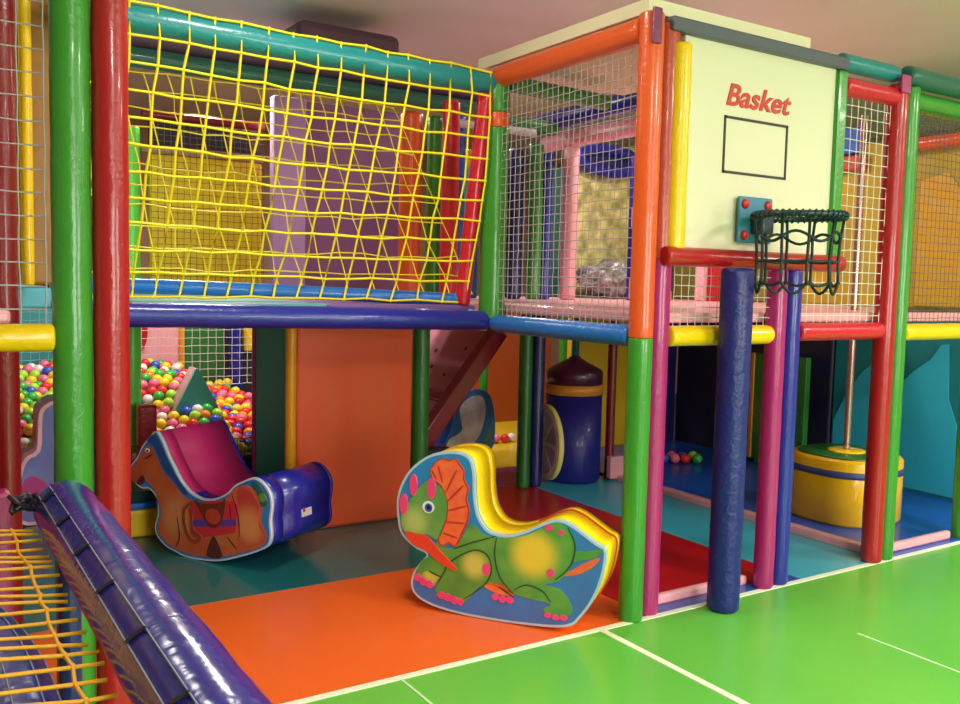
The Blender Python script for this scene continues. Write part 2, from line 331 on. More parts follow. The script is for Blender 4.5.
box('floor_mat', (.1, 3.0, -.02), (3.6, 5.4, .006), gloss('yellow mat', (225, 196, 40)), 'yellow floor mat under the grey and blue rocker', 'floor mat', bev=0)
box('floor_mat', (-4.5, 2.9, -.02), (.1, 7, .001), gloss('dark mat', (44, 46, 90)), 'dark floor mat below the ball pit', 'floor mat', bev=0)
m_kerb = vinyl('kerb pink', (240, 170, 185), rough=.4)
box('foam_kerb', (.19, .06, .002), (.84, .1, .05), m_kerb, 'pink foam kerb at the foot of the backboard bay', 'kerb', bev=.012)
box('foam_kerb', (1.86, .06, -.02), (1.93, 2.4, .045), m_kerb, 'long pink foam kerb between cyan and blue mats', 'kerb', bev=.012)
box('foam_kerb', (1.96, .02, .01), (2.6, .06, .06), m_kerb, 'pink foam kerb in front of the yellow drum bay', 'kerb', bev=.012)
# ================================================================ posts
def post(x, y, m, label, r=.054, z0=0, z1=2.62): return tube('padded_post', (x, y, z0), (x, y, z1), r, m, label, 'post')
def post2(x, y, segs, label, r=.054):
    """one post whose sleeves differ in colour"""
    t = empty('padded_post', (x, y, segs[0][0]), label, 'post')
    for z0, z1, m, nm, lb in segs:
        o = tube(nm, (x, y, z0), (x, y, z1), r, m, parent=t, bev=.006)
        o.location = (0, 0, z0 - segs[0][0])
        if lb: o['label'] = lb
    return t
post2(0, 0, [(0, 1.27, V['green'], 'foam_sleeve', 'green lower sleeve'), (1.27, 2.66, V['orange'], 'foam_sleeve', 'orange upper sleeve')],
      'two tone padded post, green below and orange above, beside the dinosaur rocker')
post2(.122, .03, [(0, 1.62, V['magenta'], 'foam_sleeve', 'magenta lower sleeve'), (1.62, 2.64, V['rust'], 'foam_sleeve', 'rust red upper sleeve')],
      'padded post magenta below and rust red above, touching the two tone post', r=.056)
post(.885, 0, V['magenta'], 'magenta padded post under the right end of the backboard', z1=1.6, r=.05)
post(1.0, .005, V['navy'], 'slim navy padded post touching the magenta post under the hoop', z1=1.6, r=.05)
post(1.775, 0, V['red'], 'tall red padded post at the right of the backboard', z1=2.6, r=.056)
post(1.885, .0, V['green'], 'tall green padded post touching the red one, right of the backboard', z1=2.6, r=.052)
post(2.70, 0.02, V['green'], 'green padded post at the right edge of the picture', z1=2.6)
post(-2.190, 0, V['red'], 'near red padded post at the left, in front of the horse rocker', z1=3.1, r=.053)
post(-2.301, 0, V['green'], 'near green padded post at the left, beside the near red one', z1=3.1, r=.056)
post(-2.39, 1.2, V['maroon'], 'dark red padded post at the left edge behind the wall net', z1=2.62, r=.06)
post2(0, 1.2, [(1.30, 2.33, V['green'], 'foam_sleeve', None), (2.33, 2.41, V['orange'], 'foam_band', 'orange band'), (2.41, 2.62, V['green'], 'foam_sleeve', None)],
      'green padded upper post with orange band at the corner of the yellow net', r=.072)
tube('leaning_pad', (-.09, 1.17, 2.5), (-.13, 1.3, 1.37), .043, V['crimson'], 'crimson slanting pad closing the yellow net at its right', 'pad')
post(.03, 2.05, V['dgreen'], 'dark green post beside the orange foam wall', r=.056, z1=1.27)
post(1.07, 2.36, V['dgreen'], 'dark green post standing on the red mat edge', r=.05, z1=1.3)
post(1.18, 2.36, V['ink'], 'dark navy post touching the dark green one before the blue bin', r=.05, z1=1.3)
post(-1.4, 3.6, V['lime'], 'lime green post seen just right of the near red post', r=.06, z1=2.5)
tube('padded_post', (-.85, 2.0, 0), (-.85, 2.0, 1.27), .032, mat('amber vinyl', (225, 150, 10), .35), 'slim amber post at the left edge of the orange foam wall', 'post')
post(1.84, 2.3, V['maroon'], 'dark red post behind the two tone post, right of the bin', r=.035, z1=1.27)
# upper level posts standing on the platform
def upost(x, y, m, label, r=.055, z1=2.6, z0=1.38): return tube('padded_post', (x, y, z0), (x, y, z1), r, m, label, 'post')
upost(.12, 2.4, V['orange'], 'upper orange post behind the yellow net', r=.075)
upost(.31, 2.42, V['green'], 'upper green post behind the yellow net', r=.05)
upost(.13, 1.9, V['crimson'], 'upper red post behind the yellow net', r=.055)
upost(.42, 2.3, V['blue'], 'upper blue post between red post and slanting pad', r=.05)
upost(1.0, 2.45, V['ink'], 'upper dark post, leftmost behind the fine net', r=.06, z1=2.45)
upost(1.14, 2.4, V['green'], 'upper green post behind the fine net', r=.055, z1=2.5)
upost(1.25, 2.42, V['navy'], 'upper navy post behind the fine net', r=.05, z1=2.45)
upost(1.43, 2.36, V['pink'], 'upper pink post behind the fine net', r=.06, z1=2.5)
upost(2.1, 2.4, V['navy'], 'upper navy post just left of the two tone post', r=.045, z1=2.5)
upost(2.86, 2.4, V['pink'], 'upper pink post seen below the red backboard bar', r=.05, z1=2.5)
box('foam_pad', (3.0, 2.4, 1.38), (3.25, 2.5, 2.4), V['crimson'], 'crimson foam pad beside the pink post below the backboard', 'pad')
box('foam_pad', (2.03, 2.31, 1.95), (2.17, 2.36, 2.1), V['pink'], 'upper small pink pad on the navy post', 'pad')
box('foam_pad', (2.03, 2.31, 1.39), (2.17, 2.36, 1.56), V['pink'], 'lower small pink pad at the foot of the navy post', 'pad')
box('foam_pad', (1.79, 2.22, .02), (1.93, 2.27, .19), V['pink'], 'small pink foam block low on the dark red post', 'pad')
# ================================================================ beams
def beam(p0, p1, m, label, r=.046, **k): return tube('padded_beam', p0, p1, r, m, label, 'beam', **k)
beam((-2.15, 1.2, 1.323), (-.03, 1.2, 1.29), V['navy'], 'navy padded beam under the yellow net', r=.055)
beam((0, 1.16, 1.275), (0, .05, 1.275), V['skyb'], 'bright blue padded beam left of the two tone post', r=.048)
beam((.17, .01, 1.275), (.85, .01, 1.275), V['yellow'], 'yellow padded beam below the backboard', r=.047)
beam((1.045, 0, 1.285), (1.73, 0, 1.285), V['crimson'], 'red padded beam between navy and red posts', r=.046)
beam((1.93, 0, 1.275), (2.65, 0, 1.275), V['yellow'], 'yellow padded beam at the right edge', r=.047)
beam((-3.3, 0, 1.305), (-2.355, -.03, 1.305), V['yellow'], 'yellow padded beam at the left edge', r=.041)
beam((0, 1.3, 2.6), (0, .04, 2.6), V['orange'], 'orange padded top beam sloping to the two tone post', r=.056)
beam((-2.2, 1.2, 2.595), (-.03, 1.2, 2.56), V['teal'], 'teal padded top rail carrying the yellow net', r=.062)
beam((-2.1, 2.4, 2.80), (.7, 2.4, 2.78), mat('plum grey pad', (92, 66, 96), .6), 'plum grey padded rail behind the teal top rail', r=.055)
beam((-2.1, 2.36, 2.69), (.7, 2.36, 2.67), V['dteal'], 'dark teal padded rail behind the yellow net top', r=.055)
beam((.08, 1.2, 2.58), (.78, 1.2, 2.56), V['green'], 'short green beam under the ceiling inside the corner tower', r=.045)
beam((.8, 2.4, 2.62), (1.3, 2.4, 2.62), V['dgreen'], 'dark green beam behind the fine net', r=.05)
beam((1.4, 2.9, 2.70), (1.46, 1.2, 2.76), V['navy'], 'navy beam high behind the fine net', r=.075)
beam((1.43, 2.7, 2.55), (1.46, 1.3, 2.57), V['pink'], 'pink beam below the high navy beam', r=.06)
beam((1.3, .02, 2.655), (1.77, .02, 2.655), V['teal'], 'short teal beam right of the backboard', r=.045)
beam((1.3, 0, 2.53), (1.77, 0, 2.53), V['crimson'], 'short red beam right of the backboard', r=.048)
beam((1.83, .0, 2.655), (2.8, .0, 2.655), V['dteal'], 'dark green top beam at the right edge', r=.055)
beam((1.9, .04, 2.54), (2.7, .04, 2.54), V['green'], 'green beam under the dark top beam at the right edge', r=.055)
box('joint_pad', (1.72, -.06, 2.545), (1.80, -.045, 2.64), V['magenta'], 'magenta joint wrap on top of the red post', 'pad')
box('joint_pad', (-.05, -.066, 2.52), (.0, -.05, 2.67), V['plum'], 'plum joint wrap on top of the two tone post', 'pad')
tube('steel_bar', (.28, 2.2, 2.53), (.98, 2.2, 2.53), .028, V['grey'], 'pale bar behind the green post with orange band', 'bar')
# ================================================================ platforms
m_pf = vinyl('platform pink', (242, 170, 180), rough=.45)
box('platform', (.08, .06, 1.33), (2.15, 3.36, 1.38), m_pf, 'pink padded upper platform behind the fine net of the corner tower', 'platform', bev=.01)
box('platform', (2.15, 1.15, 1.33), (3.52, 3.36, 1.38), m_pf, 'pink padded upper platform behind the metal pole', 'platform', bev=.01)
box('platform', (2.15, .06, 1.33), (3.52, .16, 1.38), m_pf, 'narrow pink padded platform edge at the right edge of the picture', 'platform', bev=.01)
box('platform', (-.93, 1.275, 1.335), (-.055, 3.38, 1.37), mat('dusky violet pad', (120, 84, 150), .5), 'dusky violet padded bridge floor behind the yellow net', 'platform', bev=.01)
box('platform', (-2.18, 1.275, 1.335), (-.935, 3.52, 1.37), mat('pale teal pad', (84, 150, 160), .5), 'pale teal padded bridge floor at the left of the yellow net', 'platform', bev=.01)
box('platform', (-3.6, .08, 1.34), (-2.46, 1.32, 1.38), m_pf, 'pink padded platform at the left edge', 'platform', bev=.01)
box('platform', (-3.6, 1.33, 1.34), (-2.19, 3.4, 1.43), mat('cyan pad', (84, 180, 205), .4), 'cyan step pad at the left edge behind the pink platform', 'platform', bev=.01)
# cream box beam over the tower
box('bulkhead', (.0, .02, 2.672), (1.07, 1.4, 2.735), mat('cream board', (232, 222, 190), .7), 'cream bulkhead board lying over the corner tower', 'board', bev=.004)
box('ceiling_unit', (-.66, 2.4, 2.93), (.04, 3.0, 3.08), mat('plum unit', (88, 60, 76), .6), 'plum coloured flat box hanging below the ceiling', 'box', bev=.05)
# ================================================================ backboard
bb = empty('basketball_backboard', (.1, -.02, 1.6), 'cream basketball backboard with red Basket lettering and black target square', 'backboard')
m_cream = mat('cream panel', (220, 210, 184), .5)
def bpart(name, lo, hi, m, bev=.004): return box(name, lo, hi, m, parent=bb, bev=bev)
bpart('panel', (.19, -.01, 1.66), (1.24, .02, 2.62), m_cream)
tb = tube('side_pad', (.165, -.01, 1.66), (.165, -.01, 2.56), .05, V['yellow'], parent=bb); tb['label'] = 'yellow side pad'
tb = bpart('side_pad', (1.235, -.035, 1.63), (1.31, .03, 2.6), V['green'], .015); tb['label'] = 'green side pad'
tb = bpart('top_pad', (.09, -.04, 2.6), (1.31, .03, 2.665), V['slate'], .012)
tb = tube('bottom_bar', (.085, -.035, 1.632), (1.32, -.035, 1.632), .043, V['red'], parent=bb)
bm = bmesh.new(); x0, x1, z0, z1, w = .452, .892, 2.025, 2.285, .012
for a, b in (((x0, z0), (x1, z0 + w)), ((x0, z1 - w), (x1, z1)), ((x0, z0), (x0 + w, z1)), ((x1 - w, z0), (x1, z1))):
    add_box(bm, (a[0] - .1, .006, a[1] - 1.6), (b[0] - .1, .012, b[1] - 1.6))
link('target_square', mesh(bm, False), mat('square black', (52, 50, 44), .6), bb)
tc = bpy.data.curves.new('lettering', 'FONT'); tc.body = 'Basket'; tc.size = .138; tc.shear = .25; tc.offset = .003; tc.extrude = .002
tc.space_character = 1.02
to = bpy.data.objects.new('lettering', tc); COL.objects.link(to)
bpy.context.view_layer.update()
me = bpy.data.meshes.new_from_object(to.evaluated_get(bpy.context.evaluated_depsgraph_get()))
bpy.data.objects.remove(to)
wx = max(v.co.x for v in me.vertices)
me.transform(Matrix.Translation((.452 - .1, .007, 2.335 - 1.6)) @ Matrix.Rotation(math.pi / 2, 4, 'X') @ Matrix.Diagonal((.452 / wx, 1.0, 1, 1)))
me.materials.clear()
link('lettering', me, mat('lettering red', (205, 52, 40), .5), bb)
# mast
tube('padded_mast', (.465, -.12, 0), (.465, -.12, 1.588), .074, vinyl('mast blue', (20, 27, 112), bump=.5, scale=34, rough=.4, coat=.05), 'thick dark blue padded mast standing in front below the hoop', 'post', bev=.02, wob=.008)
# ================================================================ hoop
hp = empty('basketball_hoop', (.66, -.03, 1.71), 'dark teal basketball hoop with hanging rope net on a blue bolted plate', 'hoop')
m_plate = mat('plate blue', (52, 128, 160), .45); m_hoop = mat('hoop teal', (16, 48, 58), .4, coat=.2)
bm = bmesh.new(); add_box(bm, (-.115, -.012, 0), (.115, .005, .215), .008); link('mounting_plate', mesh(bm, False), m_plate, hp)
for sx in (-.078, .078):
    for z in (.035, .18):
        bm = bmesh.new(); bmesh.ops.create_uvsphere(bm, u_segments=14, v_segments=8, radius=.024, matrix=Matrix.Translation((sx, -.014, z)) @ Matrix.Diagonal((1, .6, 1, 1)))
        link('bolt_cap', mesh(bm), mat('bolt red', (196, 28, 36), .35), hp)
RC = Vector((0, -.255, .115)); RR = .192
bm = bmesh.new(); add_box(bm, (-.04, -.09, .04), (.04, -.01, .135), .012); link('bracket', mesh(bm, False), m_hoop, hp)
ring = [RC + Vector((RR * math.cos(2 * math.pi * k / 48), RR * math.sin(2 * math.pi * k / 48), 0)) for k in range(49)]
wrap = []
for k in range(901):
    a = 2 * math.pi * k / 900; b = a * 44
    wrap.append(RC + Vector(((RR + .016 * math.cos(b)) * math.cos(a), (RR + .016 * math.cos(b)) * math.sin(a), .016 * math.sin(b))))
link('rim', rope_mesh([ring], .014, 10), m_hoop, hp)
link('rim_wrap', rope_mesh([wrap], .0045, 4), m_hoop, hp)
paths, kn = [], []; NS = 10; zl = [0, -.095, -.20, -.295]
rr_ = [RR, RR * .93, RR * .9, RR * .92]
def hoop_pt(k, l, z=0):
    a = 2 * math.pi * k / NS + .3
    return RC + Vector((rr_[l] * math.cos(a), rr_[l] * math.sin(a), zl[l] + z))
for k in range(NS):
    j = [random.uniform(-.012, .012) for _ in zl]; paths.append([hoop_pt(k + j[l] * 3, l) for l in range(4)])
    for l in (1, 2, 3):
        p, q = hoop_pt(k, l), hoop_pt(k + 1, l); sag = .022 if l != 2 else .004
        if l == 3: sag = .05 if k % 2 else .015
        paths.append([p.lerp(q, t / 6) + Vector((0, 0, (sag if l == 1 else -sag) * math.sin(math.pi * t / 6) * (1 if k % 2 else -1 if l == 1 else 1))) for t in range(7)])
        kn.append(p)
link('hoop_net', rope_mesh(paths, .0072, 6, kn, .014), mat('hoop rope', (16, 34, 40), .6), hp)
# ================================================================ nets
m_ny = mat('yellow rope', (255, 228, 20), .5); m_no = mat('orange rope', (244, 170, 30), .5)
m_nw = mat('grey white cord', (204, 200, 196), .6); m_nd = mat('dark cord', (88, 84, 92), .6); m_nv = mat('violet grey cord', (176, 168, 180), .6)
def fnet(x0, x1, z0, z1, label, m=m_nw, y=0, cell=.046, r=.0023, jit=.002):
    return net('safety_net', lambda u, v: (x0 + (x1 - x0) * u, y, z0 + (z1 - z0) * v), round((x1 - x0) / cell), round((z1 - z0) / cell), r, m, label,
               jit=jit, org=((x0 + x1) / 2, y, z0))
net('safety_net', lambda u, v: (-.004, .07 + 1.06 * u, 1.31 + 1.24 * v), 24, 28, .0022, m_nv, 'fine grey safety net between orange band post and two tone post', jit=.002, org=(0, .6, 1.31))
fnet(.19, .84, 1.31, 1.6, 'small grey net below the backboard')
fnet(1.06, 1.72, 1.31, 2.5, 'white net between hoop and tall red post', m=mat('white cord', (225, 222, 205), .6), cell=.056)
fnet(1.95, 2.65, 1.31, 2.5, 'fine dark net at the right edge', m=m_nd, cell=.042, r=.0018)
fnet(-3.2, -2.375, 1.32, 2.75, 'grey net at the left edge above the yellow beam', cell=.068, r=.0024, m=m_nv, y=-.02)
# the big yellow net: wraps the teal rail, hangs down and back to the blue tube
def curve_y(x): return 1.30 + .34 * math.sin(math.pi * min(1, max(0, (x + 2.3) / 2.15))) ** .8
def ynet(u, v):
    x = -2.14 + 2.06 * u
    s = v * 1.12
    zt = 2.60 - .04 * u
    if s < .14:   # over the rail
        a = math.pi * .75 * (s / .14) - .1
        return (x, 1.2 + .073 * math.cos(a + .9), zt + .073 * math.sin(a + .9)) if False else (x, 1.2 + .072 * math.cos(math.pi * .35 + a * .85), zt + .072 * math.sin(math.pi * .35 + a * .85))
    t = (s - .14) / .98
    y0, z0 = 1.2 - .07, zt - .03
    y1, z1 = curve_y(x) - .03, 1.39
    return (x - .05 * t, y0 + (y1 - y0) * t - .05 * math.sin(math.pi * t), z0 + (z1 - z0) * t)
net('climbing_net', ynet, 17, 12, .0062, m_ny, 'wide yellow rope net hanging from the teal top rail', jit=.007, knots=True, org=(-1.2, 1.2, 1.4))
def ynet2(u, v):
    x = -1.97 + 1.91 * u; t = v; y1 = curve_y(x) + .1
    return (x + .06 * t, 2.3 + (y1 - 2.3) * t + .0 * math.sin(t), 2.6 + (1.42 - 2.6) * t)
net('climbing_net', ynet2, 15, 11, .0038, m_ny, 'second yellow rope net slanting behind the first one', jit=.01, knots=True, org=(-1.2, 1.9, 1.4))
cp = [(-2.2 + 2.07 * k / 24, curve_y(-2.2 + 2.07 * k / 24), 1.445 - .05 * (k / 24) ** 1.5) for k in range(25)]
t = link('bent_tube', rope_mesh([[Vector(p) - Vector(cp[12]) for p in cp]], .037, 18), V['skyb'], None, cp[12]); tag(t, 'bent bright blue tube along the bottom of the yellow net', 'tube')
# ================================================================ near net pen at lower left
tb = empty('foam_rail', (-2.36, -.25, 0), 'thick purple blue foam rail running towards the camera at lower left', 'rail')
tube('foam_sleeve', (-2.362, -.23, .84), (-2.362, -2.75, .84), .081, V['roll'], parent=tb, bev=.03)
sl = [(-2.355 + .076 * math.cos(a) * -1, a) for a in (0,)]
paths = []; laces = []
for a in (math.radians(146), math.radians(120)):
    paths.append([(-.002 + .083 * math.cos(a), -y * .05 - .02, .84 + .083 * math.sin(a)) for y in range(49)])
link('seam_piping', rope_mesh(paths, .0017, 4), mat('piping', (150, 155, 190), .5), tb)
for k in range(8):
    y = -.12 - k * .27
    laces.append([(-.002 + .0855 * math.cos(a), y + .04 * (a - 1.95), .84 + .0855 * math.sin(a)) for a in [math.radians(120 + 26 * q / 5) for q in range(6)]])
for q in laces:
    c = Vector(q[3]); lo = link('lace', rope_mesh([[Vector(p) - c for p in q]], .0045, 5), mat('lace dark', (40, 36, 50), .4), tb, c)
tube('rail_post', (-2.36, -.3, 0), (-2.36, -.3, .80), .03, V['ink'], parent=tb)
tube('rail_post', (-2.36, -2.6, 0), (-2.36, -2.6, .80), .03, V['ink'], parent=tb)
tb = empty('foam_rail', (-2.72, -.25, 0), 'blue foam rail with pale seams in the lower left corner under the net', 'rail')
pts = [(.145 - .14 * max(0, 1 - k / 8) ** 2, -.1 - k * .1, .68) for k in range(25)]
link('foam_sleeve', rope_mesh([pts], .08, 24), vinyl('corner rail blue', (44, 62, 160)), tb)
paths = [[(p[0] + 0.082 * math.cos(a), p[1], p[2] + 0.082 * math.sin(a)) for p in pts] for a in (math.radians(35), math.radians(65), math.radians(100))]
link('seam_piping', rope_mesh(paths, .0018, 4), mat('piping', (150, 155, 190), .5), tb)
tube('rail_post', (-2.58, -2.4, 0), (-2.58, -2.4, .62), .03, V['ink'], parent=tb)
def pen_z(x, y): return .895 - .09 * (x + 3.0) / .53 - .012 * math.sin(math.pi * (x + 3.0) / .53) + .005 * math.sin(y * 21 + x * 9)
xs = [-2.91, -2.77, -2.63, -2.50]; ys = [-.28 - .062 * k for k in range(38)]; o_ = Vector((-2.7, -1.4, .85)); JX = {}
def pp(x, y):
    k = (round(x, 2), round(y, 3))
    if k not in JX: JX[k] = (random.uniform(-.005, .005), random.uniform(-.004, .004))
    return Vector((x + JX[k][0], y + JX[k][1] + .03 * math.sin(3 * x), pen_z(x, y))) - o_
paths = [[pp(x, y) for y in ys] for x in xs] + [[pp(-3.05, y)] + [pp(x, y) for x in xs] + [pp(-2.447, y)] for y in ys]
o = link('climbing_net', rope_mesh(paths, .0042, 5, [pp(x, y) for x in xs for y in ys], .0085), m_no, None, o_)
tag(o, 'orange yellow rope net lying between the two rails at lower left', 'net')
kp = [Vector((.03 * math.cos(k * 1.3) * (1 + .3 * math.sin(k)), .025 * math.sin(k * 2.1), .02 * math.cos(k * 1.7))) for k in range(16)]
o = link('rope_knot', rope_mesh([smooth3(kp)], .007, 6), mat('lace dark', (40, 36, 50), .4), None, (-2.463, -.24, .865)); tag(o, 'dark knotted rope at the far end of the thick rail', 'knot')
box('foam_wall', (-3.3, .03, 0), (-2.47, .10, .84), V['magenta'], 'low magenta foam wall at the left edge behind the rail', 'wall pad', bev=.015)
box('foam_wall', (-3.0, -.2, 0), (-2.52, -.14, .5), V['red'], 'red foam wall under the orange yellow net', 'wall pad', bev=.015)
# ================================================================ lower level walls and panels
box('foam_divider', (-.815, 2.0, 0), (-.05, 2.1, 1.27), vinyl('orange wall vinyl', (226, 82, 30), bump=.06, scale=3, rough=.45), 'large orange foam wall behind and right of the horse rocker', 'wall pad', bev=.02)
pn = box('foam_divider', (-.85, 2.05, 0), (-.79, 2.62, 1.27), mat('teal panel foam', (66, 172, 166), .6), 'tall teal foam panel left of the amber post', 'wall pad', bev=.01)
tube('padded_post', (-.83, 2.66, 0), (-.83, 2.66, 1.3), .03, V['magenta'], 'slim magenta post at the far edge of the teal panel', 'post')
# ball pit backing
def panel(name, lo, hi, m, label, cat='wall pad', bev=.015): return box(name, lo, hi, m, label, cat, bev=bev)
panel('pit_wall', (-3.4, 5.2, 0), (-1.2, 5.3, 1.27), mat('pit teal', (70, 150, 160), .5), 'teal pit wall seen left of the near green post')
pk = empty('pit_wall', (-.95, 5.2, 0), 'pink pit wall with big red disc behind the ball pit', 'wall pad')
box('panel', (-1.2, 5.2, 0), (-.68, 5.3, 1.27), V['pink'], parent=pk)
bm = bmesh.new(); add_prism(bm, ell((-.17, 1.0, .17, .24), 32), -.03, .0); o = link('red_disc', mesh(bm, False), V['red'], pk); o['label'] = 'red disc'
panel('pit_wall', (-.68, 5.18, 0), (-.63, 5.3, 1.27), mat('amber vinyl', (225, 150, 10), .35), 'narrow amber strip between pink and green pit walls')
panel('pit_wall', (-.63, 5.2, 0), (-.27, 5.3, 1.27), V['dgreen'], 'green pit wall behind the ball pit')
tube('padded_post', (-.2, 5.1, 0), (-.2, 5.1, 1.3), .06, V['navy'], 'navy post at the back of the ball pit', 'post')
panel('pit_wall', (-.27, 5.35, 0), (1.6, 5.45, 1.27), V['black'], 'black pit wall right of the green pit wall')
panel('foam_flag', (-.06, 5.3, .80), (.04, 5.352, 1.15), V['yellow'], 'yellow foam flag hanging at the pit edge above the balls', 'pad')
net('safety_net', lambda u, v: (-1.2 + 1.25 * u, 4.9, .55 + .75 * v), 18, 11, .003, m_nw, 'pale net hanging before the green and black pit walls', jit=.003, org=(-.6, 4.9, .55))
net('safety_net', lambda u, v: (-2.4 + .9 * u, 5.0, .6 + .7 * v), 14, 11, .003, mat('teal cord', (110, 190, 190), .6), 'pale net before the teal pit wall at the left', jit=.003, org=(-2, 5, .6))
# ball pit tub
box('pit_kerb', (-2.75, 3.12, 0), (-.15, 3.22, .26), V['black'], 'black low kerb at the front of the ball pit', 'kerb', bev=.02)
panel('foam_divider', (-1.42, 3.3, 0), (-1.3, 3.4, .62), V['red'], 'red foam stump left of the play tent, beside the lime post')
net('pit_net', lambda u, v: (-1.5 + 1.0 * u, 3.14, .24 + .14 * v), 20, 3, .0022, m_nd, 'dark low net at the front of the ball pit', org=(-1, 3.14, .24))
def mound(x, y):
    if x > -.72: return .25 + .16 * min(1.9, max(0, y - 3.35))
    return .26 + .30 * min(1.6, max(0, y - 3.3)) + .04 * math.sin(x * 5 + y * 3)
bm = bmesh.new(); nx, ny = 26, 18; g_ = []
for j in range(ny + 1):
    for i in range(nx + 1):
        x = -2.7 + 2.5 * i / nx; y = 3.22 + 1.95 * j / ny; g_.append(bm.verts.new((x + 1.4, y - 4, mound(x, y) - .05)))
for j in range(ny):
    for i in range(nx): bm.faces.new((g_[j * (nx + 1) + i], g_[j * (nx + 1) + i + 1], g_[(j + 1) * (nx + 1) + i + 1], g_[(j + 1) * (nx + 1) + i]))
f0 = list(bm.faces); ex = bmesh.ops.extrude_face_region(bm, geom=f0)
for v in ex['geom']:
    if isinstance(v, bmesh.types.BMVert): v.co.z = .0
o = link('buried_balls', mesh(bm), mat('buried balls', (150, 40, 40), .5, rgb2=(60, 90, 40), nscale=9), None, (-1.4, 4, 0))
tag(o, 'heap of lower balls filling the ball pit below the top layer', 'balls', kind='stuff')
BC = dict(red=(226, 40, 40), yellow=(250, 210, 30), green=(60, 180, 70), blue=(50, 80, 200), pink=(240, 110, 150), orange=(250, 130, 30), lime=(170, 225, 60), white=(235, 225, 225))
BALL = {}
def ball_proto(c):
    if c not in BALL:
        bm = bmesh.new(); bmesh.ops.create_uvsphere(bm, u_segments=16, v_segments=10, radius=.042)
        BALL[c] = mesh(bm); BALL[c].materials.append(mat('ball ' + c, BC[c], .3, spec=.6))
    return BALL[c]
proto_ball = {}
def ball(x, y, z, c, label, group):
    k = (c, label)
    if k not in proto_ball:
        o = link('play_ball', ball_proto(c)); proto_ball[k] = o; tag(o, label, 'ball', group)
    else:
        o = proto_ball[k].copy(); COL.objects.link(o)
    o.location = (x, y, z); return o
random.seed(11); cnt = 0
names = ['red', 'yellow', 'green', 'blue', 'pink', 'orange', 'lime', 'white', 'red', 'pink', 'yellow', 'lime']
def sees(x, y):   # the strip of the pit the picture shows
    a = (x + 2.7325) / (y + 2.9668)
    return .088 < a < .136 or .188 < a < .35
for j in range(19):
    for i in range(32):
        x = -2.62 + i * .083 + (j % 2) * .04 + random.uniform(-.008, .008); y = 3.32 + j * .094 + random.uniform(-.008, .008)
        if x > -.26 or not sees(x, y) or cnt > 298: continue
        if (abs(x + .88) < .13 and 3.93 < y < 4.16) or (x < -1.27 and x > -1.55 and 3.2 < y < 3.75): continue
        z = mound(x, y) + random.uniform(0, .03); c = random.choice(names if x < -.72 else ['yellow', 'orange', 'red', 'green', 'blue', 'pink', 'yellow'])
        ball(x, y, z, c, '%s plastic play ball lying in the ball pit behind the horse rocker' % c, 'balls in the ball pit'); cnt += 1
print('balls', cnt)
# play tent wedge
pt = empty('play_tent', (-.88, 4.13, 0), 'teal and pink triangular foam wedge standing in the ball pit', 'wedge')
tri = [(-.38, 0), (.42, 0), (.03, .79), (.01, .79)]
bm = bmesh.new(); add_prism(bm, tri, -.20, -.17); o = link('front_face', mesh(bm, False), mat('tent teal', (64, 160, 152), .5), pt); o['label'] = 'teal front face'
bm = bmesh.new(); add_prism(bm, [(x * 1.0, z) for x, z in tri], -.17, .0); o = link('foam_body', mesh(bm, False), mat('tent pink', (200, 150, 150), .6), pt); o['label'] = 'dull pink sides'
# step in front of the pit
st = empty('foam_step', (-1.6, 2.55, 0), 'yellow foam step with blue top beside the horse rocker head', 'step')
box('body', (-1.9, 2.32, 0), (-1.3, 2.8, .16), V['yellow'], parent=st, bev=.02)
o = box('top_pad', (-1.9, 2.32, .16), (-1.3, 2.8, .20), V['skyb'], parent=st, bev=.012); o['label'] = 'blue top pad'
bm = bmesh.new(); bmesh.ops.create_cone(bm, segments=36, radius1=.2, radius2=.17, depth=.05, cap_ends=True)
o = link('foam_disc', mesh(bm, False), V['dteal'], None, (-1.55, 2.56, .226)); tag(o, 'dark teal foam disc lying on the blue topped step', 'disc')
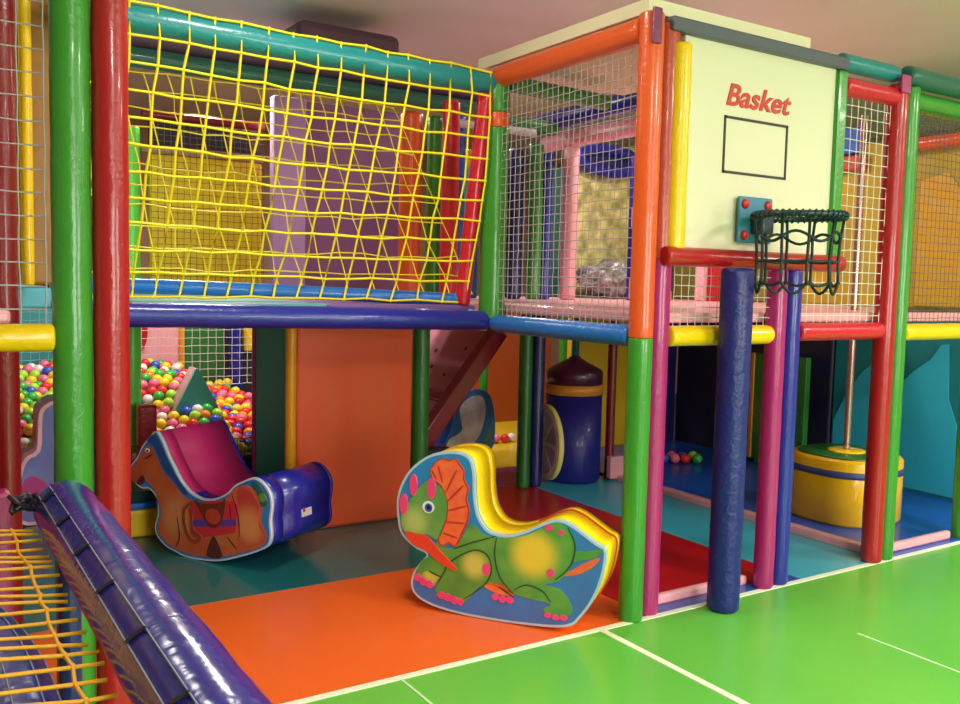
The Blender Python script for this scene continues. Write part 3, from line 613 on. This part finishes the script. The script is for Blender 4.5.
# ================================================================ rockers
def prof(pts): return smooth_pts(pts, 3)
def img(rk, name, pts, k, m, label=None, y=0, sm=True):
    for p in pts:
        bm = bmesh.new(); add_prism(bm, smooth_pts(p, 3) if sm else p, y - .0012 * k, y - .0003, cap1=False)
        o = link(name, mesh(bm, False), m, rk)
        if label: o['label'] = label
    return o
def grad_mat(name, c0, c1, cx, cz, r0, r1, c2=None):
    """printed colour patch: c0 inside r0, c1 outside r1 around (cx, cz)"""
    m = mat(name, c1, .38, coat=.2, spec=.5); nt = m.node_tree; b = nt.nodes['Principled BSDF']
    tc = nt.nodes.new('ShaderNodeTexCoord'); mp = nt.nodes.new('ShaderNodeMapping'); mp.vector_type = 'POINT'
    mp.inputs['Location'].default_value = (-cx, 0, -cz)
    ln = nt.nodes.new('ShaderNodeVectorMath'); ln.operation = 'LENGTH'
    mr = nt.nodes.new('ShaderNodeMapRange'); mr.interpolation_type = 'SMOOTHSTEP'
    mr.inputs['From Min'].default_value = r0; mr.inputs['From Max'].default_value = r1
    ns = nt.nodes.new('ShaderNodeTexNoise'); ns.inputs['Scale'].default_value = 7
    mx2 = nt.nodes.new('ShaderNodeMix'); mx2.data_type = 'RGBA'; mx2.inputs[6].default_value = lin(c1); mx2.inputs[7].default_value = lin(c2 or c1)
    mx = nt.nodes.new('ShaderNodeMix'); mx.data_type = 'RGBA'; mx.inputs[6].default_value = lin(c0)
    cr = nt.nodes.new('ShaderNodeMapRange'); cr.inputs['From Min'].default_value = .4; cr.inputs['From Max'].default_value = .62
    nt.links.new(tc.outputs['Object'], mp.inputs[0]); nt.links.new(mp.outputs[0], ln.inputs[0]); nt.links.new(ln.outputs['Value'], mr.inputs[0])
    nt.links.new(tc.outputs['Object'], ns.inputs['Vector']); nt.links.new(ns.outputs['Fac'], cr.inputs[0]); nt.links.new(cr.outputs[0], mx2.inputs[0])
    nt.links.new(mx2.outputs[2], mx.inputs[7]); nt.links.new(mr.outputs[0], mx.inputs[0]); nt.links.new(mx.outputs[2], b.inputs['Base Color'])
    return m
def inset(pts, d):
    n = len(pts); out = []
    A = sum(pts[i][0] * pts[(i + 1) % n][1] - pts[(i + 1) % n][0] * pts[i][1] for i in range(n)); s = 1 if A > 0 else -1
    for i in range(n):
        a, b = pts[i - 1], pts[(i + 1) % n]; L = math.hypot(b[0] - a[0], b[1] - a[1]) or 1
        out.append((pts[i][0] - s * (b[1] - a[1]) / L * d, pts[i][1] + s * (b[0] - a[0]) / L * d))
    return out
# ---- dinosaur
D = DINO
dr = empty('dinosaur_rocker', (-.765, .575, 0.004), 'yellow foam rocker with a printed green horned dinosaur on blue, on the orange mat', 'rocker', rz=math.radians(-54.8))
op = prof(D['outline']); zmin = min(p[1] for p in op)
def lift(pts): return [(p[0], p[1] - zmin) for p in pts]
op = lift(op)
bm = bmesh.new(); add_prism(bm, op, 0, .022); o = link('front_panel', mesh(bm, False), mat('rocker edge', (180, 205, 225), .35), dr); o['label'] = 'front panel with pale rim'
fp = o
img(dr, 'blue_ground', [inset(op, .011)], 1, grad_mat('dino ground', (30, 135, 205), (70, 110, 185), .3, .62, .35, .62, (60, 120, 200)), sm=False)
bm = bmesh.new(); add_prism(bm, inset(op, .004), .022, .185); o = link('foam_body', mesh(bm, False), vinyl('rocker yellow', (255, 214, 4), bump=.04, scale=5, rough=.36), dr)
bm = bmesh.new(); add_prism(bm, [p for p in inset(op, -.0015) if p[0] > .5], .185, .196); link('seam', mesh(bm, False), mat('seam rust', (196, 60, 20), .5), dr)
bm = bmesh.new(); add_prism(bm, inset(op, .002), .196, .26); link('rear_panel', mesh(bm, False), V['yellow'], dr)
mg = grad_mat('dino body', (236, 196, 60), (78, 148, 66), .545 , .285 - zmin, .05, .14, (104, 160, 70))
mh = grad_mat('dino head', (170, 196, 110), (84, 150, 72), -.03, .36 - zmin, .02, .10, (104, 164, 84))
ml = grad_mat('dino leg', (206, 196, 90), (80, 142, 62), .27, .2 - zmin, .02, .09, (98, 156, 66))
ml2 = grad_mat('dino far leg', (200, 200, 80), (84, 140, 60), .06, .13 - zmin, .02, .07)
pk_ = mat('print pink', (236, 70, 130), .4); og = mat('print orange', (248, 120, 60), .4, rgb2=(236, 96, 66), nscale=16)
dk = mat('print dark green', (36, 78, 44), .5); rdk = mat('print dark orange', (190, 56, 40), .5)
img(dr, 'tail', [lift(D['tail'])], 2, mg); o = img(dr, 'tail_fin', [lift(D['tailunder'])], 2, og)
img(dr, 'far_leg', [lift(D['backleg'])], 2, ml2); img(dr, 'belly', [lift(D['under'])], 3, og)
img(dr, 'body', [lift(D['body'])], 3, mg); img(dr, 'front_leg', [lift(D['foreleg'])], 4, ml)
img(dr, 'frill', [lift(D['frill'])], 5, og); img(dr, 'frill_outline', [lift(stroke(D['frill'] + D['frill'][:1], .004, 2))], 6, rdk, sm=False)
img(dr, 'head', [lift(D['head'])], 6, mh); img(dr, 'jaw', [lift(D['jaw'])], 7, mat('print red', (226, 70, 44), .4))
img(dr, 'frill_rib', [lift(stroke(s, .005)) for s in D['frl']], 6, rdk, sm=False)
img(dr, 'horn', [lift(ell(e)) for e in D['horns']], 8, pk_); img(dr, 'toe', [lift(ell(e)) for e in D['toes']], 6, pk_, sm=False)
img(dr, 'spot', [lift(ell(e)) for e in D['spots']], 5, pk_, sm=False)
img(dr, 'contour_line', [lift(stroke(s, .0035)) for s in D['lines']], 5, dk, sm=False)
img(dr, 'eye', [lift(ell(D['eyew'][0]))], 8, mat('print white', (235, 240, 245), .4), sm=False)
img(dr, 'iris', [lift(ell(D['eyeb'][0]))], 9, mat('print blue', (40, 90, 190), .4), sm=False)
img(dr, 'pupil', [lift(ell(D['eyek'][0]))], 10, mat('print black', (20, 22, 30), .4), sm=False)
# ---- horse
D = HORSE
hr = empty('horse_rocker', (-1.36, 1.60, 0.002), 'blue and magenta foam rocker bench with a printed brown saddled horse', 'rocker', rz=math.radians(-60))
op = prof(D['outline']); zmin = min(p[1] for p in op); op = lift(op); HW = .505
bm = bmesh.new(); add_prism(bm, op, 0, .02); o = link('front_panel', mesh(bm, False), mat('horse rim', (205, 215, 235), .35), hr); o['label'] = 'front panel with pale rim'
img(hr, 'blue_ground', [inset(op, .009)], 1, mat('horse ground', (60, 130, 205), .35, coat=.3, rgb2=(44, 100, 180), nscale=5), sm=False)
hb = [V['magenta'], vinyl('rocker blue', (36, 38, 160), rough=.25, bump=.1, scale=9)]
hmag = vinyl('rocker magenta', (200, 34, 112), rough=.5, bump=.04); hb[0] = hmag
nose = lambda x, z, t: 0 if (x < -.22 and z > .28) else 1
bm = bmesh.new(); add_prism(bm, inset(op, .003), .02, .10, side_mi=nose, mi=1); link('front_body', mesh(bm, False), hb, hr)
mid = lambda x, z, t: 0 if (x < .07 and z > .28) else 1
bm = bmesh.new(); add_prism(bm, inset(op, .003), .10, HW - .02, side_mi=mid, mi=1); link('seat_body', mesh(bm, False), hb, hr)
bm = bmesh.new(); add_prism(bm, op, HW - .02, HW); link('rear_panel', mesh(bm, False), hb[1], hr)
mb = grad_mat('horse coat', (214, 134, 80), (196, 84, 48), -.33, .2 - zmin, .04, .16, (208, 100, 54))
mr = grad_mat('horse rump coat', (222, 140, 84), (200, 78, 50), .17, .22 - zmin, .03, .14, (190, 60, 60))
br = mat('saddle brown', (112, 44, 30), .4); dkb = mat('print dark brown', (90, 34, 30), .5)
img(hr, 'coat', [lift(D['body'])], 2, mb); img(hr, 'rump', [lift(D['rump'])], 3, mr); img(hr, 'legs', [lift(D['legs'])], 3, mat('legs tan', (190, 110, 54), .4))
img(hr, 'mane', [lift(D['mane'])], 3, mat('mane blue', (34, 84, 160), .35, coat=.3))
img(hr, 'blanket', [lift(D['blanket'])], 4, mat('blanket red', (206, 44, 60), .4)); img(hr, 'blanket_band', [lift(D['band'])], 5, mat('band violet', (90, 60, 160), .4), sm=False)
img(hr, 'saddle', [lift(D['saddle'])], 6, br); img(hr, 'saddle_disc', [lift(ell(D['disc'][0]))], 7, mat('disc rust', (196, 62, 40), .4), sm=False)
img(hr, 'stirrup', [lift(D['stir'])], 5, dkb); img(hr, 'lead_rope', [lift(stroke(D['rope'][0], .012))], 7, mat('rope brown', (150, 66, 36), .5), sm=False)
img(hr, 'tail_tuft', [lift(D['leaf'])], 4, mat('tuft green', (40, 100, 90), .35, coat=.3)); img(hr, 'tuft_spot', [lift(ell(D['green'][0]))], 5, mat('tuft light', (110, 150, 70), .4), sm=False)
img(hr, 'mouth', [lift(D['mouth'])], 4, mat('mouth dark', (100, 30, 36), .4))
img(hr, 'contour_line', [lift(stroke(s, .004)) for s in D['lines']], 4, dkb, sm=False)
img(hr, 'eye', [lift(ell(D['eyew'][0]))], 4, mat('print white', (235, 240, 245), .4), sm=False); img(hr, 'pupil', [lift(ell(D['eyek'][0]))], 5, mat('print black', (20, 22, 30), .4), sm=False)
# white care tag on the blue rump
bm = bmesh.new(); add_box(bm, (-.028, -.003, -.036), (.028, .0, .036), .002)
# tag lies on the rump, which faces along the bench's length
tg = empty('care_tag', (0, 0, 0), None, None); bpy.data.objects.remove(tg)
bm2 = bmesh.new(); add_box(bm2, (0, 0, 0), (.004, .085, .072), .0015)
o = link('care_tag', mesh(bm2, False), mat('tag white', (225, 215, 225), .5), hr, (.304, .25, .235)); o['label'] = 'small white care tag'
o.rotation_euler = (0, math.radians(-4), 0)
bm2 = bmesh.new(); add_box(bm2, (.003, .012, .03), (.0052, .03, .06), .0); link('tag_print', mesh(bm2, False), mat('tag red', (170, 40, 60), .5), o)
bm.free()
# ---- small purple rocker far left
rk = empty('purple_rocker', (-1.97, 2.85, 0), 'purple blue foam rocker with pink edge seen left of the near green post', 'rocker')
lr = [(-.24, .04), (-.22, .3), (-.18, .41), (-.12, .45), (-.11, .57), (-.10, .68), (-.05, .73), (0, .745), (.09, .74), (.2, .7), (.24, .5), (.26, .2), (.22, .03), (0, 0)]
bm = bmesh.new(); add_prism(bm, prof(lr), .0, .02); link('front_panel', mesh(bm, False), V['pink'], rk)
img(rk, 'ground', [inset(prof(lr), .022)], 1, mat('rocker violet', (72, 60, 150), .35, coat=.3, rgb2=(50, 80, 170), nscale=5), sm=False)
img(rk, 'flower', [[(-.22, .2), (-.16, .3), (-.08, .26), (-.03, .17), (-.1, .1), (-.2, .12)]], 2, mat('flower magenta', (190, 40, 130), .4))
img(rk, 'spot', [ell((.02, .5, .05, .09))], 2, mat('spot orange', (190, 90, 60), .4), sm=False)
bm = bmesh.new(); add_prism(bm, inset(prof(lr), .003), .02, .3); link('foam_body', mesh(bm, False), V['pink'], rk)
# ---- grey and blue rocker behind the dinosaur
rk = empty('grey_rocker', (1.25, 3.4, .006), 'grey and blue foam rocker standing on the yellow mat behind the dinosaur head', 'rocker')
a = [(0.98, 0.06), (1.03, 0.16), (1.08, 0.27), (1.12, 0.42), (1.18, 0.53), (1.27, 0.59), (1.38, 0.58), (1.46, 0.52), (1.5, 0.37), (1.51, 0.2), (1.48, 0.07), (1.36, 0.0), (1.16, 0.0)]
b = [(1.03, 0.08), (1.05, 0.18), (1.13, 0.22), (1.18, 0.27), (1.15, 0.42), (1.2, 0.5), (1.29, 0.54), (1.38, 0.52), (1.41, 0.4), (1.38, 0.27), (1.33, 0.17), (1.21, 0.08)]
sh = lambda p: [(x - 1.25, z) for x, z in p]
bm = bmesh.new(); add_prism(bm, prof(sh(a)), 0, .02); link('front_panel', mesh(bm, False), mat('rocker sky', (60, 120, 200), .35), rk)
img(rk, 'printed_animal', [sh(b)], 1, mat('print grey', (245, 240, 252), .4, rgb2=(200, 190, 220), nscale=6))
img(rk, 'printed_grass', [[(.13, .06), (.2, .12), (.23, .3), (.17, .2)]], 2, mat('print grass', (90, 130, 90), .4))
bm = bmesh.new(); add_prism(bm, inset(prof(sh(a)), .003), .02, .26); link('foam_body', mesh(bm, False), V['blue'], rk)
# ================================================================ climbing ramp
rp = empty('climbing_ramp', (.16, 2.6, .0), 'pinkish climbing ramp with dark red padded frame rising behind the dark green post', 'ramp')
A = Vector((0, 0, .03)); B = Vector((.87, 0, 1.13)); dr_ = (B - A).normalized(); nn = Vector((-dr_.z, 0, dr_.x)); L = (B - A).length
def rbox(name, s0, s1, y0, y1, h0, h1, m, bev=.01):
    bm = bmesh.new(); add_box(bm, (s0, y0, h0), (s1, y1, h1), bev)
    M = Matrix(((dr_.x, 0, nn.x, A.x), (0, 1, 0, 0), (dr_.z, 0, nn.z, A.z), (0, 0, 0, 1)))
    bm.transform(M); return link(name, mesh(bm, False), m, rp)
mrr = vinyl('ramp red', (140, 22, 48)); mrp = mat('ramp board', (196, 124, 142), .6, rgb2=(184, 110, 132), nscale=4)
rbox('side_pad', 0, L, 0, .12, -.05, .07, mrr); rbox('side_pad', 0, L, 1.0, 1.1, -.05, .07, mrr)
rbox('ramp_board', .02, L - .02, .12, 1.0, -.02, .02, mrp, .003)
rbox('cross_pad', .72, .80, .12, 1.0, .02, .05, mrr); rbox('cross_pad', .02, .12, .12, 1.0, .02, .05, mrr)
for s, y in ((.3, .35), (.3, .7), (.5, .5), (.58, .26), (.95, .35), (1.0, .6), (.9, .8), (1.2, .3), (1.15, .7)):
    bm = bmesh.new(); bmesh.ops.create_cone(bm, segments=12, radius1=.016, radius2=.014, depth=.008, cap_ends=True)
    M = Matrix(((dr_.x, 0, nn.x, A.x + dr_.x * s + nn.x * .024), (0, 1, 0, y), (dr_.z, 0, nn.z, A.z + dr_.z * s + nn.z * .024), (0, 0, 0, 1)))
    bm.transform(M); link('grip_bolt', mesh(bm, False), mat('bolt dark', (70, 20, 44), .5), rp)
box('foam_block', (.30, 2.46, .004), (.52, 2.56, .33), V['black'], 'black foam block at the foot of the climbing ramp', 'block', bev=.02)
# ================================================================ bag and lemon pad
bg = empty('punching_bag', (1.58, 2.43, .004), 'fat blue cylinder bag with amber band and dark cone top', 'bag')
def lathe(name, prof_, m, parent, seg=40, loc=(0, 0, 0)):
    bm = bmesh.new(); rows = []
    for r, z in prof_: rows.append([bm.verts.new((r * math.cos(2 * math.pi * k / seg), r * math.sin(2 * math.pi * k / seg), z)) for k in range(seg)])
    for i in range(len(rows) - 1):
        for k in range(seg): bm.faces.new((rows[i][k], rows[i][(k + 1) % seg], rows[i + 1][(k + 1) % seg], rows[i + 1][k]))
    bm.faces.new(rows[0]); bm.faces.new(rows[-1]); return link(name, mesh(bm), m, parent, loc)
lathe('bag_body', [(.20, 0), (.215, .02), (.215, .66)], vinyl('bag navy', (26, 28, 128), rough=.4, coat=.1), bg)
lathe('band', [(.2, .66), (.219, .665), (.219, .735), (.2, .74)], mat('band amber', (215, 140, 40), .4), bg)
lathe('cone_top', [(.214, .74), (.216, .83), (.20, .85), (.05, .93), (.03, .95)], vinyl('bag maroon', (70, 20, 52)), bg)
lathe('hanger', [(.03, .93), (.03, 1.29)], V['dteal'], bg, 16)
lm = empty('lemon_pad', (1.285, 2.37, .02), 'round foam pad printed like a lemon slice between navy post and blue bag', 'pad', rz=math.radians(-14))
# disc stands upright, its face towards -x
def yz_disc(name, c, r, x0, x1, m, n=40):
    bm = bmesh.new(); add_prism(bm, [(c[0] + r * math.cos(2 * math.pi * k / n), c[1] + r * math.sin(2 * math.pi * k / n)) for k in range(n)], x0, x1)
    bm.transform(Matrix.Rotation(math.radians(-90), 4, 'Z')); return link(name, mesh(bm, False), m, lm)
yz_disc('rind', (0, .30), .28, -.02, .02, mat('rind yellow', (226, 212, 120), .5)); yz_disc('pith', (0, .30), .262, -.023, -.02, mat('pith', (225, 220, 225), .5))
for k in range(8):
    a0 = k * math.pi / 4 + .07; a1 = (k + 1) * math.pi / 4 - .07
    pts = [(.03 * math.cos((a0 + a1) / 2), .30 + .03 * math.sin((a0 + a1) / 2))] + [(.235 * math.cos(a0 + (a1 - a0) * q / 5), .30 + .235 * math.sin(a0 + (a1 - a0) * q / 5)) for q in range(6)]
    bm = bmesh.new(); add_prism(bm, pts, -.026, -.023); bm.transform(Matrix.Rotation(math.radians(-90), 4, 'Z'))
    link('segment', mesh(bm, False), mat('lemon grey', (176, 168, 200), .5), lm)
# ================================================================ back walls of the lower level
panel('foam_barrier', (1.6, 5.0, 0), (3.3, 5.1, 1.27), vinyl('brown orange', (176, 78, 30), rough=.5, bump=.05), 'brown orange wall pad behind the dark green post', 'wall pad')
panel('foam_barrier', (2.3, 3.36, 0), (2.95, 3.46, 1.29), vinyl('dull yellow', (214, 170, 20), rough=.5, bump=.05), 'dull yellow wall pad right of the blue bag', 'wall pad')
panel('foam_barrier', (2.95, 3.36, 0), (3.58, 3.46, 1.29), V['ink'], 'dark navy wall pad in the far corner behind the mast', 'wall pad')
panel('foam_barrier', (3.58, 1.63, 0), (3.68, 3.36, 1.29), V['black'], 'black wall pad behind the magenta and navy posts', 'wall pad')
tp = empty('wave_barrier', (3.6, .7, 0), 'teal wall pad printed with lighter blue waves behind the yellow drum', 'wall pad')
box('pad', (3.6, -.35, 0), (3.68, 1.62, 1.29), mat('wave dark', (22, 116, 126), .5), parent=tp)
wv = [(1.6, 0.04), (1.6, 0.45), (1.5, 0.67), (1.36, 0.87), (1.29, 0.93), (1.16, 0.82), (1.08, 0.68), (1.05, 0.8), (0.94, 0.91), (0.81, 1.01), (0.74, 1.12), (0.68, 1.13), (0.66, 0.73), (0.58, 0.53), (0.4, .4), (.2, .5), (-.3, .3), (-.3, .02)]
bm = bmesh.new(); add_prism(bm, [(y - .7, z) for y, z in wv], -.008, 0); bm.transform(Matrix.Rotation(math.radians(90), 4, 'Z'))
for v in bm.verts: v.co.x = -abs(v.co.x)
link('printed_wave', mesh(bm, False), mat('wave light', (44, 170, 200), .5), tp)
gp = empty('green_board', (3.4, 2.07, .0), 'green foam board with amber edge against the black wall pad', 'board')
box('board', (3.38, 1.72, .05), (3.44, 2.24, .95), V['dgreen'], parent=gp); o = box('edge_strip', (3.37, 2.24, .05), (3.45, 2.28, .95), mat('band amber', (215, 140, 40), .4), parent=gp)
box('foot', (3.38, 1.8, .01), (3.5, 2.2, .05), V['dgreen'], parent=gp)
tube('padded_post', (1.8, 4.05, 0), (1.8, 4.05, 1.3), .04, V['green'], 'slim green post behind the grey rocker', 'post')
tube('padded_post', (2.62, 3.9, 0), (2.62, 3.9, 1.3), .05, V['green'], 'green pipe behind and left of the bag top', 'post')
# drum
dm = empty('yellow_drum', (2.50, .70, .01), 'yellow foam drum with blue stripe and pole through its green top', 'drum')
def sup(r, n=48, e=2.6):
    o = []
    for k in range(n):
        a = 2 * math.pi * k / n; c, s = math.cos(a), math.sin(a)
        o.append((r * math.copysign(abs(c) ** (2 / e), c), r * math.copysign(abs(s) ** (2 / e), s)))
    return o
def sup_lathe(name, prof_, m):
    bm = bmesh.new(); rows = []
    for r, z in prof_: rows.append([bm.verts.new((x, y, z)) for x, y in sup(r)])
    for i in range(len(rows) - 1):
        for k in range(48): bm.faces.new((rows[i][k], rows[i][(k + 1) % 48], rows[i + 1][(k + 1) % 48], rows[i + 1][k]))
    bm.faces.new(rows[0]); bm.faces.new(rows[-1]); return link(name, mesh(bm), m, dm)
sup_lathe('drum_body', [(.31, 0), (.325, .02), (.325, .40), (.31, .42)], vinyl('drum yellow', (238, 178, 10), bump=.08))
o = sup_lathe('stripe', [(.32, .308), (.329, .31), (.329, .352), (.32, .354)], mat('stripe blue', (66, 70, 130), .5))
o = sup_lathe('top_pad', [(.27, .42), (.28, .425), (.27, .432)], V['dgreen']); o['label'] = 'dark green top pad'
lathe('top_disc', [(.12, .432), (.12, .44), (.0999, .445)], V['yellow'], dm, 30)
tube('slide_pole', (2.5, .70, .458), (2.5, .70, 2.62), .023, mat('steel pole', (190, 150, 150), .22, metal=.85), 'shiny metal pole rising from the yellow drum to the upper level', 'pole', wob=0, bev=.003)
random.seed(5)
for k in range(12):
    x = 2.47 + .085 * (k % 6) + .06 * (k // 6) + random.uniform(-.008, .008); y = 2.62 - .045 * (k % 6) + .1 * (k // 6)
    ball(x, y, .053, random.choice(['red', 'green', 'lime', 'red', 'pink', 'blue']), 'small play ball on the blue mat before the black wall pad', 'loose balls right')
for k in range(5):
    ball(1.72 + .085 * k, 3.95 - .02 * (k % 2), .049, ['pink', 'red', 'pink', 'red', 'white'][k], 'small play ball on the yellow mat behind the grey rocker', 'loose balls middle')
# ================================================================ upper level behind the yellow net
panel('net_barrier', (-1.27, 3.62, 1.38), (-.47, 3.68, 2.33), mat('bright yellow pad', (244, 208, 20), .5), 'bright yellow wall pad seen through the yellow net')
net('safety_net', lambda u, v: (-1.27 + .8 * u, 3.58, 1.4 + 1.15 * v), 18, 26, .0018, mat('brown cord', (130, 100, 60), .6), 'fine brown net in front of the bright yellow pad', jit=.003, org=(-.9, 3.58, 1.4))
panel('net_barrier', (-1.27, 3.64, 2.4), (-.47, 3.68, 2.56), V['black'], 'dark strip above the bright yellow pad', bev=.004)
tube('padded_beam', (-1.32, 3.64, 2.6), (-.45, 3.64, 2.6), .03, V['maroon'], 'thin maroon beam above the dark strip', 'beam')
tube('padded_beam', (-1.32, 3.64, 2.365), (-.45, 3.64, 2.365), .025, mat('tan beam', (206, 170, 130), .5), 'thin tan beam between dark strip and yellow pad', 'beam')
panel('net_barrier', (-.46, 3.4, 1.38), (-.21, 3.5, 2.8), V['lilac'], 'lilac column pad behind the yellow net')
panel('net_barrier', (-.2, 3.46, 1.38), (.75, 3.52, 2.8), V['purple'], 'purple wall pad behind the yellow net')
cb = empty('pad_column', (.70, 2.64, 1.38), 'pad column of blue, bright cyan and amber glimpsed beside the slanting crimson pad', 'pad')
for z0, z1, mm, lb in ((1.38, 1.8, V['blue'], 'blue lower pad'), (1.8, 2.32, V['cyan'], 'bright cyan pad'), (2.32, 2.44, V['yellow'], 'amber yellow top pad')):
    o = box('pad', (.60, 2.62, z0), (.80, 2.66, z1), mm, parent=cb); o['label'] = lb
bm = bmesh.new(); add_prism(bm, [(.78, 1.38), (.96, 1.38), (.94, 2.27), (.78, 2.12)], 2.50, 2.54)
o = link('netted_board', mesh(bm, False), mat('lime board', (120, 235, 120), .5, rgb2=(90, 210, 100), nscale=30)); tag(o, 'light green slant topped board right of the post with orange band', 'board')
# left of the near posts
panel('foam_column', (-2.33, 1.34, 1.44), (-2.16, 1.42, 3.12), mat('ochre pad', (158, 106, 10), .4), 'ochre yellow pad behind the grey net at the left edge', 'pad')
tube('hanging_tube', (-2.285, 1.28, 1.44), (-2.285, 1.28, 2.9), .025, V['yellow'], 'thin glossy yellow tube before the ochre pad', 'tube')
# ================================================================ upper level behind the fine nets
m_olive = mat('olive yellow pad', (192, 160, 30), .6, rgb2=(170, 146, 44), nscale=2.5)
panel('net_barrier', (3.52, -.2, 1.38), (3.6, 2.0, 2.62), m_olive, 'olive yellow wall pad at the right on the upper level')
bm = bmesh.new(); add_prism(bm, [(-.5, 0), (.3, 0), (.3, .9), (.1, .95), (-.5, .2)], -.012, 0); bm.transform(Matrix.Rotation(math.radians(90), 4, 'Z'))
for v in bm.verts: v.co.x = -abs(v.co.x)
o = link('slanting_pad', mesh(bm, False), mat('amber board', (220, 160, 20), .5), None, (3.52, .62, 1.4)); tag(o, 'amber slant topped board against the olive wall pad', 'pad')
tube('padded_beam', (3.46, 1.05, 2.56), (3.46, -.1, 2.56), .045, V['orange'], 'orange beam before the olive wall pad at the right edge', 'beam')
panel('hanging_pad', (3.46, 1.4, 2.55), (3.51, 1.95, 2.75), V['blue'], 'blue pad over the metal pole at the right', 'pad')
panel('hanging_pad', (3.46, 1.35, 2.42), (3.51, 1.95, 2.54), V['rust'], 'rust red pad below the blue one', 'pad')
panel('net_barrier', (3.52, 2.0, 1.38), (3.6, 3.4, 2.6), mat('olive dark pad', (150, 140, 60), .6), 'dull olive wall pad behind the board on the upper level')
m_mur = mat('mural', (236, 226, 150), .6, rgb2=(150, 150, 70), nscale=9)
panel('mural_board', (2.26, 3.40, 1.38), (3.5, 3.45, 2.76), m_mur, 'pale yellow green mottled board behind the pink post', 'board')
panel('mural_board', (1.9, 3.38, 1.38), (2.25, 3.45, 2.5), V['dteal'], 'dark teal board behind the pink post', 'board')
# round blue tunnel mouth
tn = bmesh.new(); pts = [Vector((.34 * math.cos(2 * math.pi * k / 40), 0, .10 * math.sin(2 * math.pi * k / 40))) for k in range(41)]; tn.free()
tn = empty('tunnel_mouth', (2.62, 3.335, 2.60), 'dark blue padded oval tunnel mouth above the mottled board', 'tunnel')
link('rim', rope_mesh([pts], .05, 14), V['navy'], tn)
bm = bmesh.new(); add_prism(bm, ell((0, 0, .33, .12), 30), .02, .064); link('back', mesh(bm, False), V['ink'], tn)
# crumpled silver cushion
bm = bmesh.new(); bmesh.ops.create_uvsphere(bm, u_segments=40, v_segments=24, radius=1)
random.seed(3)
for v in bm.verts:
    p = v.co.copy(); w = 1 + .10 * math.sin(9 * p.x + 3 * p.z) + .08 * math.sin(13 * p.z + 5 * p.y) + .05 * math.sin(23 * p.x - 7 * p.z)
    v.co = Vector((p.x * .42 * w, p.y * .2 * w, max(-.0, .155 + p.z * .17 * w)))
o = link('silver_cushion', mesh(bm), mat('silver foil', (190, 188, 190), .35, metal=.5, bump=1.0, scale=30, rgb2=(120, 118, 122), nscale=20), None, (2.55, 3.1, 1.38))
tag(o, 'crumpled silver grey cushion lying before the mottled board', 'cushion')
box('foam_block', (2.45, 2.72, 1.38), (2.85, 2.8, 1.46), V['yellow'], 'flat yellow foam block in front of the silver cushion', 'block', bev=.01)
